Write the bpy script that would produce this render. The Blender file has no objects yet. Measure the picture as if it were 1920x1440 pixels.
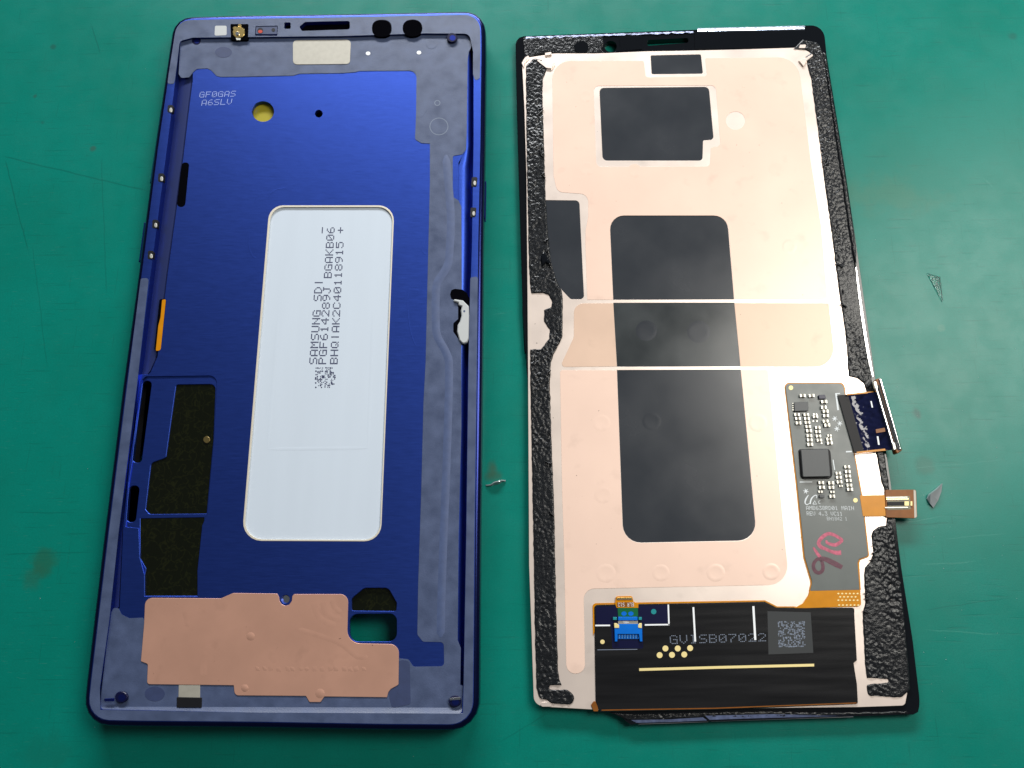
import bpy, bmesh, math, random
from mathutils import Vector, Matrix, noise, geometry

random.seed(7)
S = bpy.context.scene
COL = S.collection
S.unit_settings.scale_length = 0.01            # one unit is one centimetre
MM = 0.1

# ------------------------------------------------------------------ camera
CAM_LOC = Vector((5.0634, -5.8599, 17.1712))
CAM_ROT = (0.2680, 0.0354, -0.0011)
FPX = 1518.8                                   # focal length in pixels of a 1920 x 1440 picture
cd = bpy.data.cameras.new("camera")
cam = bpy.data.objects.new("camera", cd)
COL.objects.link(cam)
cam.location = CAM_LOC
cam.rotation_euler = CAM_ROT
cd.sensor_width = 36.0
cd.lens = FPX * 36.0 / 1920.0
cd.clip_start = 0.1
cd.clip_end = 500
S.camera = cam

# ------------------------------------------------------------------ light
W = bpy.data.worlds.new("World")
S.world = W
W.use_nodes = True
W.node_tree.nodes["Background"].inputs[0].default_value = (0.85, 0.93, 1.0, 1)
W.node_tree.nodes["Background"].inputs[1].default_value = 0.085


def lamp(name, loc, target, sx, sy, power, color):
    d = bpy.data.lights.new(name, 'AREA')
    d.shape = 'RECTANGLE'
    d.size = sx
    d.size_y = sy
    d.energy = power
    d.color = color
    o = bpy.data.objects.new(name, d)
    COL.objects.link(o)
    o.location = loc
    o.rotation_euler = (Vector(target) - Vector(loc)).to_track_quat('-Z', 'Y').to_euler()
    return o


lamp("window_light", (0, 84, 41), (3, 0, 0), 70, 14, 140000, (0.97, 0.99, 1.0))
lamp("bench_lamp", (32.5, 12, 40), (11, 0, 0), 18, 26, 19000, (1.0, 0.96, 0.88))
S.view_settings.view_transform = 'Standard'
S.view_settings.look = 'None'
S.view_settings.exposure = 0.0
S.view_settings.gamma = 1.0

# ------------------------------------------------------------------ geometry helpers
CAM_M = Matrix.Translation(CAM_LOC) @ __import__('mathutils').Euler(CAM_ROT).to_matrix().to_4x4()
CAM_R = CAM_M.to_3x3()


def at(px, py, z):
    """the point (cm) at height z (mm) over the mat that the photograph shows at pixel px, py"""
    d = CAM_R @ Vector(((px - 960) / FPX, -(py - 720) / FPX, -1))
    t = (z * MM - CAM_LOC.z) / d.z
    return CAM_LOC + d * t


def fillet(pts, n=6):
    """closed outline; a third number on a corner is its rounding radius"""
    out = []
    N = len(pts)
    for i, p in enumerate(pts):
        P = Vector(p[:2])
        if len(p) < 3 or p[2] <= 0:
            out.append(P)
            continue
        A = Vector(pts[i - 1][:2]); B = Vector(pts[(i + 1) % N][:2])
        a = (A - P); b = (B - P)
        la, lb = a.length, b.length
        a.normalize(); b.normalize()
        ang = a.angle(b)
        if ang > math.pi - 0.02:
            out.append(P)
            continue
        t = min(p[2] / math.tan(ang / 2), la * 0.499 if len(pts[i - 1]) > 2 else la * 0.98,
                lb * 0.499 if len(pts[(i + 1) % N]) > 2 else lb * 0.98)
        r = t * math.tan(ang / 2)
        c = P + (a + b).normalized() * (r / math.sin(ang / 2))
        s = P + a * t - c
        e = P + b * t - c
        a0 = math.atan2(s.y, s.x)
        da = math.atan2(e.y, e.x) - a0
        while da > math.pi: da -= 2 * math.pi
        while da < -math.pi: da += 2 * math.pi
        for k in range(n + 1):
            w = a0 + da * k / n
            out.append(c + Vector((math.cos(w), math.sin(w))) * r)
    return out


def ell(cx, cy, rx, ry=None, n=20, sq=1.0):
    ry = rx if ry is None else ry
    out = []
    for k in range(n):
        a = 2 * math.pi * k / n
        c, s = math.cos(a), math.sin(a)
        out.append((cx + rx * math.copysign(abs(c) ** sq, c), cy + ry * math.copysign(abs(s) ** sq, s)))
    return out


def area(l):
    return sum(l[i - 1].x * l[i].y - l[i].x * l[i - 1].y for i in range(len(l))) / 2


def world_loop(pts, z, n=6):
    l = [at(p.x, p.y, z) for p in fillet(pts, n)]
    l = [Vector((p.x, p.y)) for p in l]
    out = [l[0]]
    for p in l[1:]:
        if (p - out[-1]).length > 1e-4:
            out.append(p)
    if (out[0] - out[-1]).length < 1e-4:
        out.pop()
    if area(out) < 0:
        out.reverse()
    return out


def inset(l, d):
    """a counter-clockwise loop moved inward by d"""
    out = []
    N = len(l)
    for i in range(N):
        e1 = (l[i] - l[i - 1]).normalized(); e2 = (l[(i + 1) % N] - l[i]).normalized()
        n1 = Vector((-e1.y, e1.x)); n2 = Vector((-e2.y, e2.x))
        m = n1 + n2
        if m.length < 1e-3:
            m = n1.copy()
        m.normalize()
        k = max(0.45, m.dot(n1))
        out.append(l[i] + m * (d / k))
    return out


class Thing:
    def __init__(self, name, loc, rz, label, cat):
        self.o = bpy.data.objects.new(name, None)
        COL.objects.link(self.o)
        self.o.empty_display_size = 0.5
        self.o.location = loc
        self.o.rotation_euler = (0, 0, rz)
        self.o['label'] = label
        self.o['category'] = cat
        self.inv = (Matrix.Translation(loc) @ Matrix.Rotation(rz, 4, 'Z')).inverted()


def link(name, bm, mat, thing=None, parent=None, smooth=None, label=None, mats=None):
    """bm holds world coordinates; the object's own origin goes to its middle"""
    inv = thing.inv if thing else Matrix.Identity(4)
    for v in bm.verts:
        v.co = inv @ v.co
    lo = Vector([min(v.co[k] for v in bm.verts) for k in range(3)])
    hi = Vector([max(v.co[k] for v in bm.verts) for k in range(3)])
    c = Vector(((lo.x + hi.x) / 2, (lo.y + hi.y) / 2, lo.z))
    for v in bm.verts:
        v.co -= c
    bmesh.ops.recalc_face_normals(bm, faces=bm.faces[:])
    me = bpy.data.meshes.new(name)
    if smooth is not None:
        for f in bm.faces:
            f.smooth = True
    bm.to_mesh(me)
    bm.free()
    if smooth is not None:
        me.set_sharp_from_angle(angle=smooth)
    for m in (mats or [mat]):
        me.materials.append(m)
    o = bpy.data.objects.new(name, me)
    COL.objects.link(o)
    if parent is not None:
        o.parent = parent
        off = Vector((0, 0, 0))
        if thing is not None and parent is not thing.o:
            off = parent.location
        o.location = c - off
    elif thing is not None:
        o.parent = thing.o
        o.location = c
    else:
        o.location = c
    if label:
        o['label'] = label
    return o


def add_plate(bm, loops, z0, z1, bev=0.0, mi=0):
    """loops: first the outline, then holes (world cm, counter-clockwise); z in mm"""
    rings = []
    for k, l in enumerate(loops):
        sgn = 1 if k == 0 else -1
        top = inset(l, sgn * bev * MM) if bev else l
        rings.append((l, top))
    tv = []
    fs = []
    for l, top in rings:
        vt = [bm.verts.new((p.x, p.y, z1 * MM)) for p in top]
        vb = [bm.verts.new((p.x, p.y, z0 * MM)) for p in l]
        N = len(l)
        if bev:
            vm = [bm.verts.new((p.x, p.y, (z1 - bev) * MM)) for p in l]
            for i in range(N):
                j = (i + 1) % N
                fs.append(bm.faces.new((vm[i], vm[j], vt[j], vt[i])))
                fs.append(bm.faces.new((vb[i], vb[j], vm[j], vm[i])))
        else:
            for i in range(N):
                j = (i + 1) % N
                fs.append(bm.faces.new((vb[i], vb[j], vt[j], vt[i])))
        tv.append((vt, vb))
    loops3 = [[Vector((v.co.x, v.co.y, 0)) for v in vt] for vt, vb in tv]
    flat_t = [v for vt, vb in tv for v in vt]
    flat_b = [v for vt, vb in tv for v in vb]
    for a, b, c in geometry.tessellate_polygon(loops3):
        for fl in (flat_t, flat_b):
            try:
                fs.append(bm.faces.new((fl[a], fl[b], fl[c])))
            except ValueError:
                pass
    for f in fs:
        f.material_index = mi
    return bm


def plate(name, thing, pts, z0, z1, mat, holes=(), bev=0.0, parent=None, label=None, n=6):
    bm = bmesh.new()
    loops = [world_loop(pts, z1, n)] + [world_loop(h, z1, n) for h in holes]
    add_plate(bm, loops, z0, z1, bev)
    return link(name, bm, mat, thing, parent, label=label)


def disc(name, thing, cx, cy, r, z0, z1, mat, ry=None, bev=0.0, parent=None, n=20, label=None):
    return plate(name, thing, ell(cx, cy, r, ry, n), z0, z1, mat, bev=bev, parent=parent, label=label)


def resample(l, n):
    L = [0]
    for i in range(len(l)):
        L.append(L[-1] + (l[(i + 1) % len(l)] - l[i]).length)
    out = []
    j = 0
    for k in range(n):
        s = L[-1] * k / n
        while L[j + 1] < s:
            j += 1
        t = (s - L[j]) / max(1e-9, L[j + 1] - L[j])
        out.append(l[j].lerp(l[(j + 1) % len(l)], t))
    return out


def sweep(bm, loop, prof, close_top=None):
    """rings of the loop moved inward by prof's (offset mm, z mm); returns the last ring"""
    prev = None
    first = None
    for d, z in prof:
        l = inset(loop, d * MM) if d else loop
        ring = [bm.verts.new((p.x, p.y, z * MM)) for p in l]
        if prev:
            N = len(ring)
            for i in range(N):
                j = (i + 1) % N
                bm.faces.new((prev[i], prev[j], ring[j], ring[i]))
        first = first or ring
        prev = ring
    return first, prev


def strip_between(bm, lines):
    """quads between poly-lines given as lists of world points (same counts)"""
    rows = [[bm.verts.new(p) for p in l] for l in lines]
    for a, b in zip(rows, rows[1:]):
        for i in range(len(a) - 1):
            bm.faces.new((a[i], a[i + 1], b[i + 1], b[i]))


def polyline_at(pts, y):
    """x of a poly-line (listed by growing y) at height y of the picture"""
    for (x0, y0), (x1, y1) in zip(pts, pts[1:]):
        if y <= y1:
            return x0 + (x1 - x0) * (y - y0) / (y1 - y0)
    (x0, y0), (x1, y1) = pts[-2:]
    return x0 + (x1 - x0) * (y - y0) / (y1 - y0)


def ribbon(bm, pts, w, z, h=0.02, closed=False, mi=0):
    """flat stroke of width w px along pixel points"""
    P = [Vector(p) for p in pts]
    L, R = [], []
    N = len(P)
    for i in range(N):
        a = P[max(0, i - 1)]; b = P[min(N - 1, i + 1)]
        t = (b - a).normalized()
        n = Vector((-t.y, t.x)) * (w[i] if isinstance(w, (list, tuple)) else w) / 2
        L.append(at(*(P[i] + n), z + h)); R.append(at(*(P[i] - n), z + h))
    lv = [bm.verts.new(p) for p in L]; rv = [bm.verts.new(p) for p in R]
    for i in range(N - 1):
        f = bm.faces.new((lv[i], lv[i + 1], rv[i + 1], rv[i]))
        f.material_index = mi


def ridge(bm, pts, w, z, h):
    """a low rounded crease of width w px and height h mm along pixel points"""
    P = [Vector(p) for p in pts]
    N = len(P)
    lines = []
    for f, zz in ((-.5, 0.0), (-.3, .55), (-.1, .95), (.1, .95), (.3, .55), (.5, 0.0)):
        l = []
        for i in range(N):
            t = (P[min(N - 1, i + 1)] - P[max(0, i - 1)]).normalized()
            n = Vector((-t.y, t.x)) * w * f * (1.0 if 0 < i < N - 1 else 0.3)
            l.append(at(*(P[i] + n), z + 0.003 + h * zz * (1.0 if 0 < i < N - 1 else 0.1)))
        lines.append(l)
    strip_between(bm, lines)


def smooth_line(pts, k=5):
    P = [Vector(p) for p in pts]
    out = []
    for i in range(len(P) - 1):
        p0 = P[max(0, i - 1)]; p1 = P[i]; p2 = P[i + 1]; p3 = P[min(len(P) - 1, i + 2)]
        for j in range(k):
            t = j / k
            out.append(0.5 * ((2 * p1) + (p2 - p0) * t + (2 * p0 - 5 * p1 + 4 * p2 - p3) * t * t
                              + (3 * p1 - p0 - 3 * p2 + p3) * t ** 3))
    out.append(P[-1])
    return out


GL = dict(zip("!+-.0123456789ABCDEFGHIJKLMNOPQRSUV", [bytes.fromhex(h) for h in (
    "00005F0000 08083E0808 0808080808 0060600000 3E5149453E 00427F4000 4261514946 2141454B31 1814127F10 "
    "2745454539 3C4A494930 0171090503 3649494936 064949291E 7E1111117E 7F49494936 3E41414122 7F4141221C "
    "7F49494941 7F09090901 3E4149497A 7F0808087F 00417F4100 2040413F01 7F08142241 7F40404040 7F020C027F "
    "7F0408107F 3E4141413E 7F09090906 3E4151215E 7F09192946 4649494931 3F4040403F 1F2040201F").split()]))
GL['i'] = bytes.fromhex("00007F0000")


def text_parts(name, s, p0, p1, up0, up1, z, mat, thing, parent=None, **kw):
    for i, ch in enumerate(s):
        if ch in GL:
            bm = bmesh.new()
            dot_text(bm, ' ' * i + ch + ' ' * (len(s) - i - 1), p0, p1, up0, up1, z, **kw)
            link(name, bm, mat, thing, parent)


def dot_text(bm, s, p0, p1, up0, up1, z, dot=0.62, sides=6, h=0.012, aspect=1.0):
    """5 x 7 dot-matrix lettering between the base line p0-p1 and the cap line up0-up1 (pixels)"""
    a, b = at(*p0, z + h), at(*p1, z + h)
    c, d = at(*up0, z + h), at(*up1, z + h)
    n = len(s) * 6 - 1
    cw = (b - a).length / n
    chh = (c - a).length / 7
    for i, ch in enumerate(s):
        g = GL.get(ch)
        if not g:
            continue
        for k in range(5):
            for r in range(7):
                if g[k] >> r & 1:
                    u = (i * 6 + k + 0.5) / n
                    v = (6.5 - r) / 7
                    P = a.lerp(b, u).lerp(c.lerp(d, u), v)
                    ex = (b - a).normalized() * cw * dot * aspect
                    ey = (c - a).normalized() * chh * dot
                    vs = []
                    for q in range(sides):
                        w = 2 * math.pi * (q + 0.5) / sides
                        vs.append(bm.verts.new(P + ex * math.cos(w) + ey * math.sin(w)))
                    bm.faces.new(vs)


def inside(p, l):
    c = False
    j = len(l) - 1
    for i in range(len(l)):
        if (l[i].y > p.y) != (l[j].y > p.y) and p.x < (l[j].x - l[i].x) * (p.y - l[i].y) / (l[j].y - l[i].y) + l[i].x:
            c = not c
        j = i
    return c


def lumpy(name, thing, pts, z0, z1, mat, amp=0.12, size=0.55, step=0.24, label=None, parent=None, streak=1.0):
    """a bead of torn black adhesive: an outline filled with a fine relief of lumps"""
    loop = world_loop(pts, z1)
    fine = []
    for i in range(len(loop)):
        a, b = loop[i], loop[(i + 1) % len(loop)]
        k = max(1, int((b - a).length / (step * MM * 1.4)))
        for j in range(k):
            fine.append(a.lerp(b, j / k))
    nb = len(fine)
    fine = [p + Vector((noise.noise((p.x * 9, p.y * 9, 3)), noise.noise((p.x * 9, p.y * 9, 8)))) * 0.013 for p in fine]
    core = inset(fine, 0.0)
    x0 = min(p.x for p in fine); x1 = max(p.x for p in fine)
    y0 = min(p.y for p in fine); y1 = max(p.y for p in fine)
    st = step * MM
    pts2 = list(fine)
    # scan lines: quick inside test by crossings
    y = y0 + st * 0.5
    row = 0
    while y < y1:
        xs = []
        for i in range(nb):
            a, b = fine[i], fine[(i + 1) % nb]
            if (a.y > y) != (b.y > y):
                xs.append(a.x + (b.x - a.x) * (y - a.y) / (b.y - a.y))
        xs.sort()
        for xa, xb in zip(xs[::2], xs[1::2]):
            x = xa + st * (0.6 + 0.4 * (row % 2))
            while x < xb - st * 0.55:
                pts2.append(Vector((x + random.uniform(-.25, .25) * st, y + random.uniform(-.2, .2) * st)))
                x += st
        y += st * 0.9
        row += 1
    edges = [(i, (i + 1) % nb) for i in range(nb)]
    vs, es, fs, ov, oe, of = geometry.delaunay_2d_cdt(pts2, edges, [], 1, 1e-6)
    onb = set()
    for i, o in enumerate(ov):
        if any(q < nb for q in o):
            onb.add(i)
    bm = bmesh.new()
    V = []
    sc = 1.0 / (size * MM)
    for i, p in enumerate(vs):
        q = Vector((p.x * sc, p.y * sc * streak, 1.7))
        big = noise.noise(q * 0.22)
        h = noise.noise(q) * 0.55 + noise.noise(q * 2.1) * 0.35 + 0.6 * max(0, big)
        d = noise.voronoi(q * 0.9)[0]
        h += (0.35 - d[0]) * 0.9
        h *= 0.18 + 1.25 * min(1.0, max(0.0, 0.45 + 0.9 * noise.noise((p.x * 1.6, p.y * 0.7, 5.0))))
        z = z1 + amp * h
        if i in onb:
            z = z1 - 0.45 * (z1 - z0)
        V.append(bm.verts.new((p.x, p.y, z * MM)))
    for f in fs:
        try:
            bm.faces.new([V[i] for i in f])
        except ValueError:
            pass
    be = [e for e in bm.edges if len(e.link_faces) == 1]
    r = bmesh.ops.extrude_edge_only(bm, edges=be)
    for g in r['geom']:
        if isinstance(g, bmesh.types.BMVert):
            g.co.z = z0 * MM
    return link(name, bm, mat, thing, parent, smooth=math.radians(70), label=label)


# ------------------------------------------------------------------ materials
def newmat(name):
    m = bpy.data.materials.new(name)
    m.use_nodes = True
    nt = m.node_tree
    return m, nt, nt.nodes["Principled BSDF"]


def pbr(name, col, rough=0.5, metal=0.0, bump=0.0, bscale=30.0, var=0.0, vscale=6.0, rvar=0.0, spec=0.5, coat=0.0,
        stretch=(1, 1, 1), aniso=None, detail=4.0):
    m, nt, b = newmat(name)
    L = nt.links
    b.inputs['Base Color'].default_value = (*col, 1)
    b.inputs['Roughness'].default_value = rough
    b.inputs['Metallic'].default_value = metal
    b.inputs['Specular IOR Level'].default_value = spec
    b.inputs['Coat Weight'].default_value = coat
    b.inputs['Coat Roughness'].default_value = 0.12
    tc = nt.nodes.new('ShaderNodeTexCoord')
    mp = nt.nodes.new('ShaderNodeMapping')
    mp.inputs['Scale'].default_value = stretch
    L.new(tc.outputs['Object'], mp.inputs['Vector'])
    if var or rvar:
        n = nt.nodes.new('ShaderNodeTexNoise')
        n.inputs['Scale'].default_value = vscale
        n.inputs['Detail'].default_value = 5
        L.new(mp.outputs[0], n.inputs['Vector'])
        if var:
            r = nt.nodes.new('ShaderNodeMapRange')
            r.inputs[1].default_value = 0.3; r.inputs[2].default_value = 0.7
            r.inputs[3].default_value = 1 - var; r.inputs[4].default_value = 1 + var
            L.new(n.outputs[0], r.inputs[0])
            mx = nt.nodes.new('ShaderNodeVectorMath')
            mx.operation = 'SCALE'
            mx.inputs[0].default_value = col
            L.new(r.outputs[0], mx.inputs['Scale'])
            L.new(mx.outputs[0], b.inputs['Base Color'])
        if rvar:
            r = nt.nodes.new('ShaderNodeMapRange')
            r.inputs[1].default_value = 0.3; r.inputs[2].default_value = 0.7
            r.inputs[3].default_value = max(0.02, rough - rvar); r.inputs[4].default_value = rough + rvar
            L.new(n.outputs[0], r.inputs[0])
            L.new(r.outputs[0], b.inputs['Roughness'])
    if bump:
        n2 = nt.nodes.new('ShaderNodeTexNoise')
        n2.inputs['Scale'].default_value = bscale
        n2.inputs['Detail'].default_value = detail
        L.new(mp.outputs[0], n2.inputs['Vector'])
        bp = nt.nodes.new('ShaderNodeBump')
        bp.inputs['Strength'].default_value = bump
        bp.inputs['Distance'].default_value = 0.01
        L.new(n2.outputs[0], bp.inputs['Height'])
        L.new(bp.outputs[0], b.inputs['Normal'])
    return m


M = {}
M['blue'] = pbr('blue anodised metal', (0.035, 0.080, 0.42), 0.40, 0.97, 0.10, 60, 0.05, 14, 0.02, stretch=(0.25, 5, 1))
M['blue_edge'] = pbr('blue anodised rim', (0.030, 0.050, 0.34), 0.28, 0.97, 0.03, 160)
M['channel'] = pbr('channel blue with painted shade', (0.030, 0.045, 0.16), 0.45, 0.6, 0.03, 120)  # darker copy of the blue, with the groove's shade painted in
M['rim_side'] = pbr('polished rim blue painted darker', (0.010, 0.016, 0.085), 0.20, 0.9, 0.02, 120)  # same anodised blue, darkened to paint in the dark reflections
M['film'] = pbr('grey adhesive residue', (0.054, 0.075, 0.146), 0.44, 0.0, 0.30, 60, 0.17, 3.0, 0.08)
M['film2'] = pbr('darker adhesive dot', (0.026, 0.040, 0.105), 0.6, 0.0, 0.15, 60, 0.1, 6)
M['ring'] = pbr('scuffed ring', (0.13, 0.16, 0.23), 0.5)
M['seam'] = pbr('pale adhesive seam', (0.058, 0.084, 0.176), 0.5, 0, 0.2, 60, 0.1, 6)
M['battery'] = pbr('pale battery wrap', (0.52, 0.585, 0.665), 0.42, 0.0, 0.05, 1.2, 0.015, 1.0, stretch=(3, .3, 1))
M['trim'] = pbr('cut metal edge', (0.95, 0.87, 0.72), 0.35, 0.5)
M['steel'] = pbr('beige metal plate', (0.38, 0.36, 0.31), 0.5, 0.3, 0.10, 80, 0.05, 8)
M['chrome'] = pbr('bright metal', (0.85, 0.85, 0.86), 0.18, 1.0)
M['gold'] = pbr('gold plating', (0.95, 0.68, 0.25), 0.22, 1.0)
M['palegold'] = pbr('pale gold pad', (0.80, 0.66, 0.30), 0.45, 0.2)
M['black'] = pbr('black plastic', (0.008, 0.008, 0.010), 0.5, spec=0.25)
M['void'] = pbr('painted hole darkness', (0.002, 0.002, 0.003), 0.9, spec=0.0)  # flat black that paints in the dark of deep openings
M['blackglass'] = pbr('black glass', (0.004, 0.005, 0.007), 0.10, 0.0, 0.04, 12, spec=0.4)
M['foil'] = pbr('copper foil', (0.66, 0.365, 0.265), 0.36, 0.50, 0.14, 1.0, 0.03, 1.0, 0.05, detail=2.5)
M['copper'] = pbr('bare copper sheet', (0.90, 0.77, 0.69), 0.33, 0.58, 0.03, 1.0, 0.01, 1.0, 0.03)
M['cfilm'] = pbr('film over copper', (0.81, 0.595, 0.49), 0.30, 0.10, 0.05, 0.8, 0.02, 0.7, 0.03, spec=0.22)
M['cfilm_tan'] = pbr('tan film over copper', (0.66, 0.475, 0.365), 0.32, 0.08, 0.10, 0.9, 0.05, 0.8, 0.03, spec=0.20)
M['graphite'] = pbr('dark graphite film', (0.027, 0.031, 0.038), 0.24, 0.0, 0.07, 0.6, 0.04, 0.8, 0.05, spec=0.4)
M['graphite_mid'] = pbr('graphite with painted cloudy reflections', (0.032, 0.037, 0.040), 0.20, 0.0, 0.22, 0.9, 0.22, 0.9, 0.06, spec=0.45)  # cloudy reflections are partly mottled into the base colour
M['tar'] = pbr('torn black adhesive', (0.011, 0.012, 0.014), 0.21, 0.0, 0.6, 40, 0.3, 30, 0.08, spec=0.32)
M['olive'] = pbr('dark olive film', (0.004, 0.005, 0.002), 0.16, 0.0, 0.5, 3.5, spec=0.4)
M['white'] = pbr('white print', (0.80, 0.82, 0.84), 0.6)
M['plastic'] = pbr('white plastic', (0.44, 0.455, 0.46), 0.45, 0.0, 0.05, 30)
M['ink'] = pbr('dark blue ink', (0.02, 0.025, 0.08), 0.6)
M['engrave'] = pbr('bright engraving', (0.50, 0.60, 0.95), 0.3, 0.3)
M['pcb'] = pbr('grey solder mask', (0.095, 0.107, 0.102), 0.36, 0.0, 0.06, 40, 0.06, 3, 0.05)
M['chip'] = pbr('chip epoxy', (0.055, 0.060, 0.064), 0.45, 0.0, 0.1, 90)
M['cap'] = pbr('capacitor ceramic', (0.22, 0.20, 0.16), 0.5)
M['solder'] = pbr('tin solder', (0.62, 0.61, 0.55), 0.38, 0.6)
M['amber'] = pbr('amber polyimide', (0.52, 0.20, 0.004), 0.30, 0.0, 0.08, 8, 0.06, 5, spec=0.25)
M['brown'] = pbr('brown polyimide', (0.20, 0.070, 0.014), 0.32, 0.0, 0.1, 10, 0.15, 5, spec=0.18)
M['navyflex'] = pbr('glossy navy flex', (0.006, 0.008, 0.035), 0.12, 0.0, 0.0)
M['driver'] = pbr('black driver flex', (0.008, 0.008, 0.009), 0.25, 0.0, 0.06, 2.0, 0.25, 1.5, 0.05, spec=0.35, stretch=(.25, 4, 1))
M['bluepart'] = pbr('blue tape', (0.0, 0.13, 0.55), 0.25, 0.0, 0.08, 12, 0.06, 8)
M['green'] = pbr('green solder mask', (0.0, 0.10, 0.03), 0.3)
M['navy'] = pbr('dark navy', (0.003, 0.004, 0.030), 0.3, spec=0.3)
M['laser'] = pbr('laser mark', (0.16, 0.19, 0.25), 0.6)
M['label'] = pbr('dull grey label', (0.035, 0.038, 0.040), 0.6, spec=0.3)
M['pink'] = pbr('pink marker', (0.42, 0.085, 0.14), 0.5, 0, 0.2, 60, 0.35, 14)
M['maroon'] = pbr('maroon marker', (0.075, 0.010, 0.030), 0.3, 0, 0.2, 60, 0.3, 14)
M['yellow'] = pbr('yellow tape', (0.34, 0.29, 0.02), 0.35)
M['red'] = pbr('red sensor', (0.45, 0.05, 0.03), 0.3)
M['shard'] = pbr('grey glass shard', (0.40, 0.44, 0.46), 0.08, 0.3, 0.5, 12)
M['teal'] = pbr('teal pad', (0.01, 0.22, 0.24), 0.3)
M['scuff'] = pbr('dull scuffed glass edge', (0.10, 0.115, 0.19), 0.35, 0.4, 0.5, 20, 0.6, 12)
M['bevel'] = pbr('bluish broken bevel', (0.30, 0.36, 0.62), 0.22, 0.7, 0.3, 14, 0.3, 8)

# wrinkled navy flex: crumpled relief that catches the lamp
nt = M['navyflex'].node_tree
vn = nt.nodes.new('ShaderNodeTexVoronoi'); vn.inputs['Scale'].default_value = 11
vn.feature = 'SMOOTH_F1'
bp = nt.nodes.new('ShaderNodeBump'); bp.inputs['Strength'].default_value = 0.8; bp.inputs['Distance'].default_value = 0.02
tcn = nt.nodes.new('ShaderNodeTexCoord')
nt.links.new(tcn.outputs['Object'], vn.inputs['Vector'])
nt.links.new(vn.outputs['Distance'], bp.inputs['Height'])
nt.links.new(bp.outputs[0], nt.nodes['Principled BSDF'].inputs['Normal'])

# grit and tarnish specks on the copper films
for key in ('cfilm', 'cfilm_tan', 'copper', 'foil'):
    nt = M[key].node_tree
    b = nt.nodes['Principled BSDF']
    src = b.inputs['Base Color'].links[0].from_socket
    tcn = nt.nodes.new('ShaderNodeTexCoord')
    col_ = src
    for sc_, t0, t1, dark, amount in ((9.0, 0.735, 0.765, 0.25, 0.8), (2.2, 0.60, 0.78, 0.86, 0.8)):
        nn = nt.nodes.new('ShaderNodeTexNoise'); nn.inputs['Scale'].default_value = sc_; nn.inputs['Detail'].default_value = 3
        nt.links.new(tcn.outputs['Object'], nn.inputs['Vector'])
        mr = nt.nodes.new('ShaderNodeMapRange'); mr.inputs[1].default_value = t0; mr.inputs[2].default_value = t1
        mr.inputs[3].default_value = 0; mr.inputs[4].default_value = amount
        nt.links.new(nn.outputs[0], mr.inputs[0])
        dk = nt.nodes.new('ShaderNodeVectorMath'); dk.operation = 'SCALE'; dk.inputs['Scale'].default_value = dark
        nt.links.new(col_, dk.inputs[0])
        mx = nt.nodes.new('ShaderNodeMix'); mx.data_type = 'RGBA'
        nt.links.new(mr.outputs[0], mx.inputs[0]); nt.links.new(col_, mx.inputs[6]); nt.links.new(dk.outputs[0], mx.inputs[7])
        col_ = mx.outputs[2]
    nt.links.new(col_, b.inputs['Base Color'])

# olive film: faint squiggles where it is creased
nt = M['olive'].node_tree
b = nt.nodes['Principled BSDF']
tcn = nt.nodes.new('ShaderNodeTexCoord')
nn = nt.nodes.new('ShaderNodeTexNoise'); nn.inputs['Scale'].default_value = 4.5; nn.inputs['Detail'].default_value = 3
nn.inputs['Distortion'].default_value = 0.8
nt.links.new(tcn.outputs['Object'], nn.inputs['Vector'])
sb = nt.nodes.new('ShaderNodeMath'); sb.operation = 'SUBTRACT'; sb.inputs[1].default_value = 0.5
ab = nt.nodes.new('ShaderNodeMath'); ab.operation = 'ABSOLUTE'
mr = nt.nodes.new('ShaderNodeMapRange'); mr.inputs[1].default_value = 0.0; mr.inputs[2].default_value = 0.035
mr.inputs[3].default_value = 1; mr.inputs[4].default_value = 0
mx = nt.nodes.new('ShaderNodeMix'); mx.data_type = 'RGBA'
mx.inputs[6].default_value = (0.0035, 0.0045, 0.0018, 1); mx.inputs[7].default_value = (0.009, 0.0105, 0.003, 1)
nt.links.new(nn.outputs[0], sb.inputs[0]); nt.links.new(sb.outputs[0], ab.inputs[0]); nt.links.new(ab.outputs[0], mr.inputs[0])
nt.links.new(mr.outputs[0], mx.inputs[0]); nt.links.new(mx.outputs[2], b.inputs['Base Color'])

# clear glass of the tiny triangle
m, nt, b = newmat('clear shard glass')
b.inputs['Base Color'].default_value = (0.85, 0.95, 0.93, 1)
b.inputs['Roughness'].default_value = 0.05
b.inputs['Transmission Weight'].default_value = 0.95
b.inputs['IOR'].default_value = 1.25
M['clear'] = m


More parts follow.
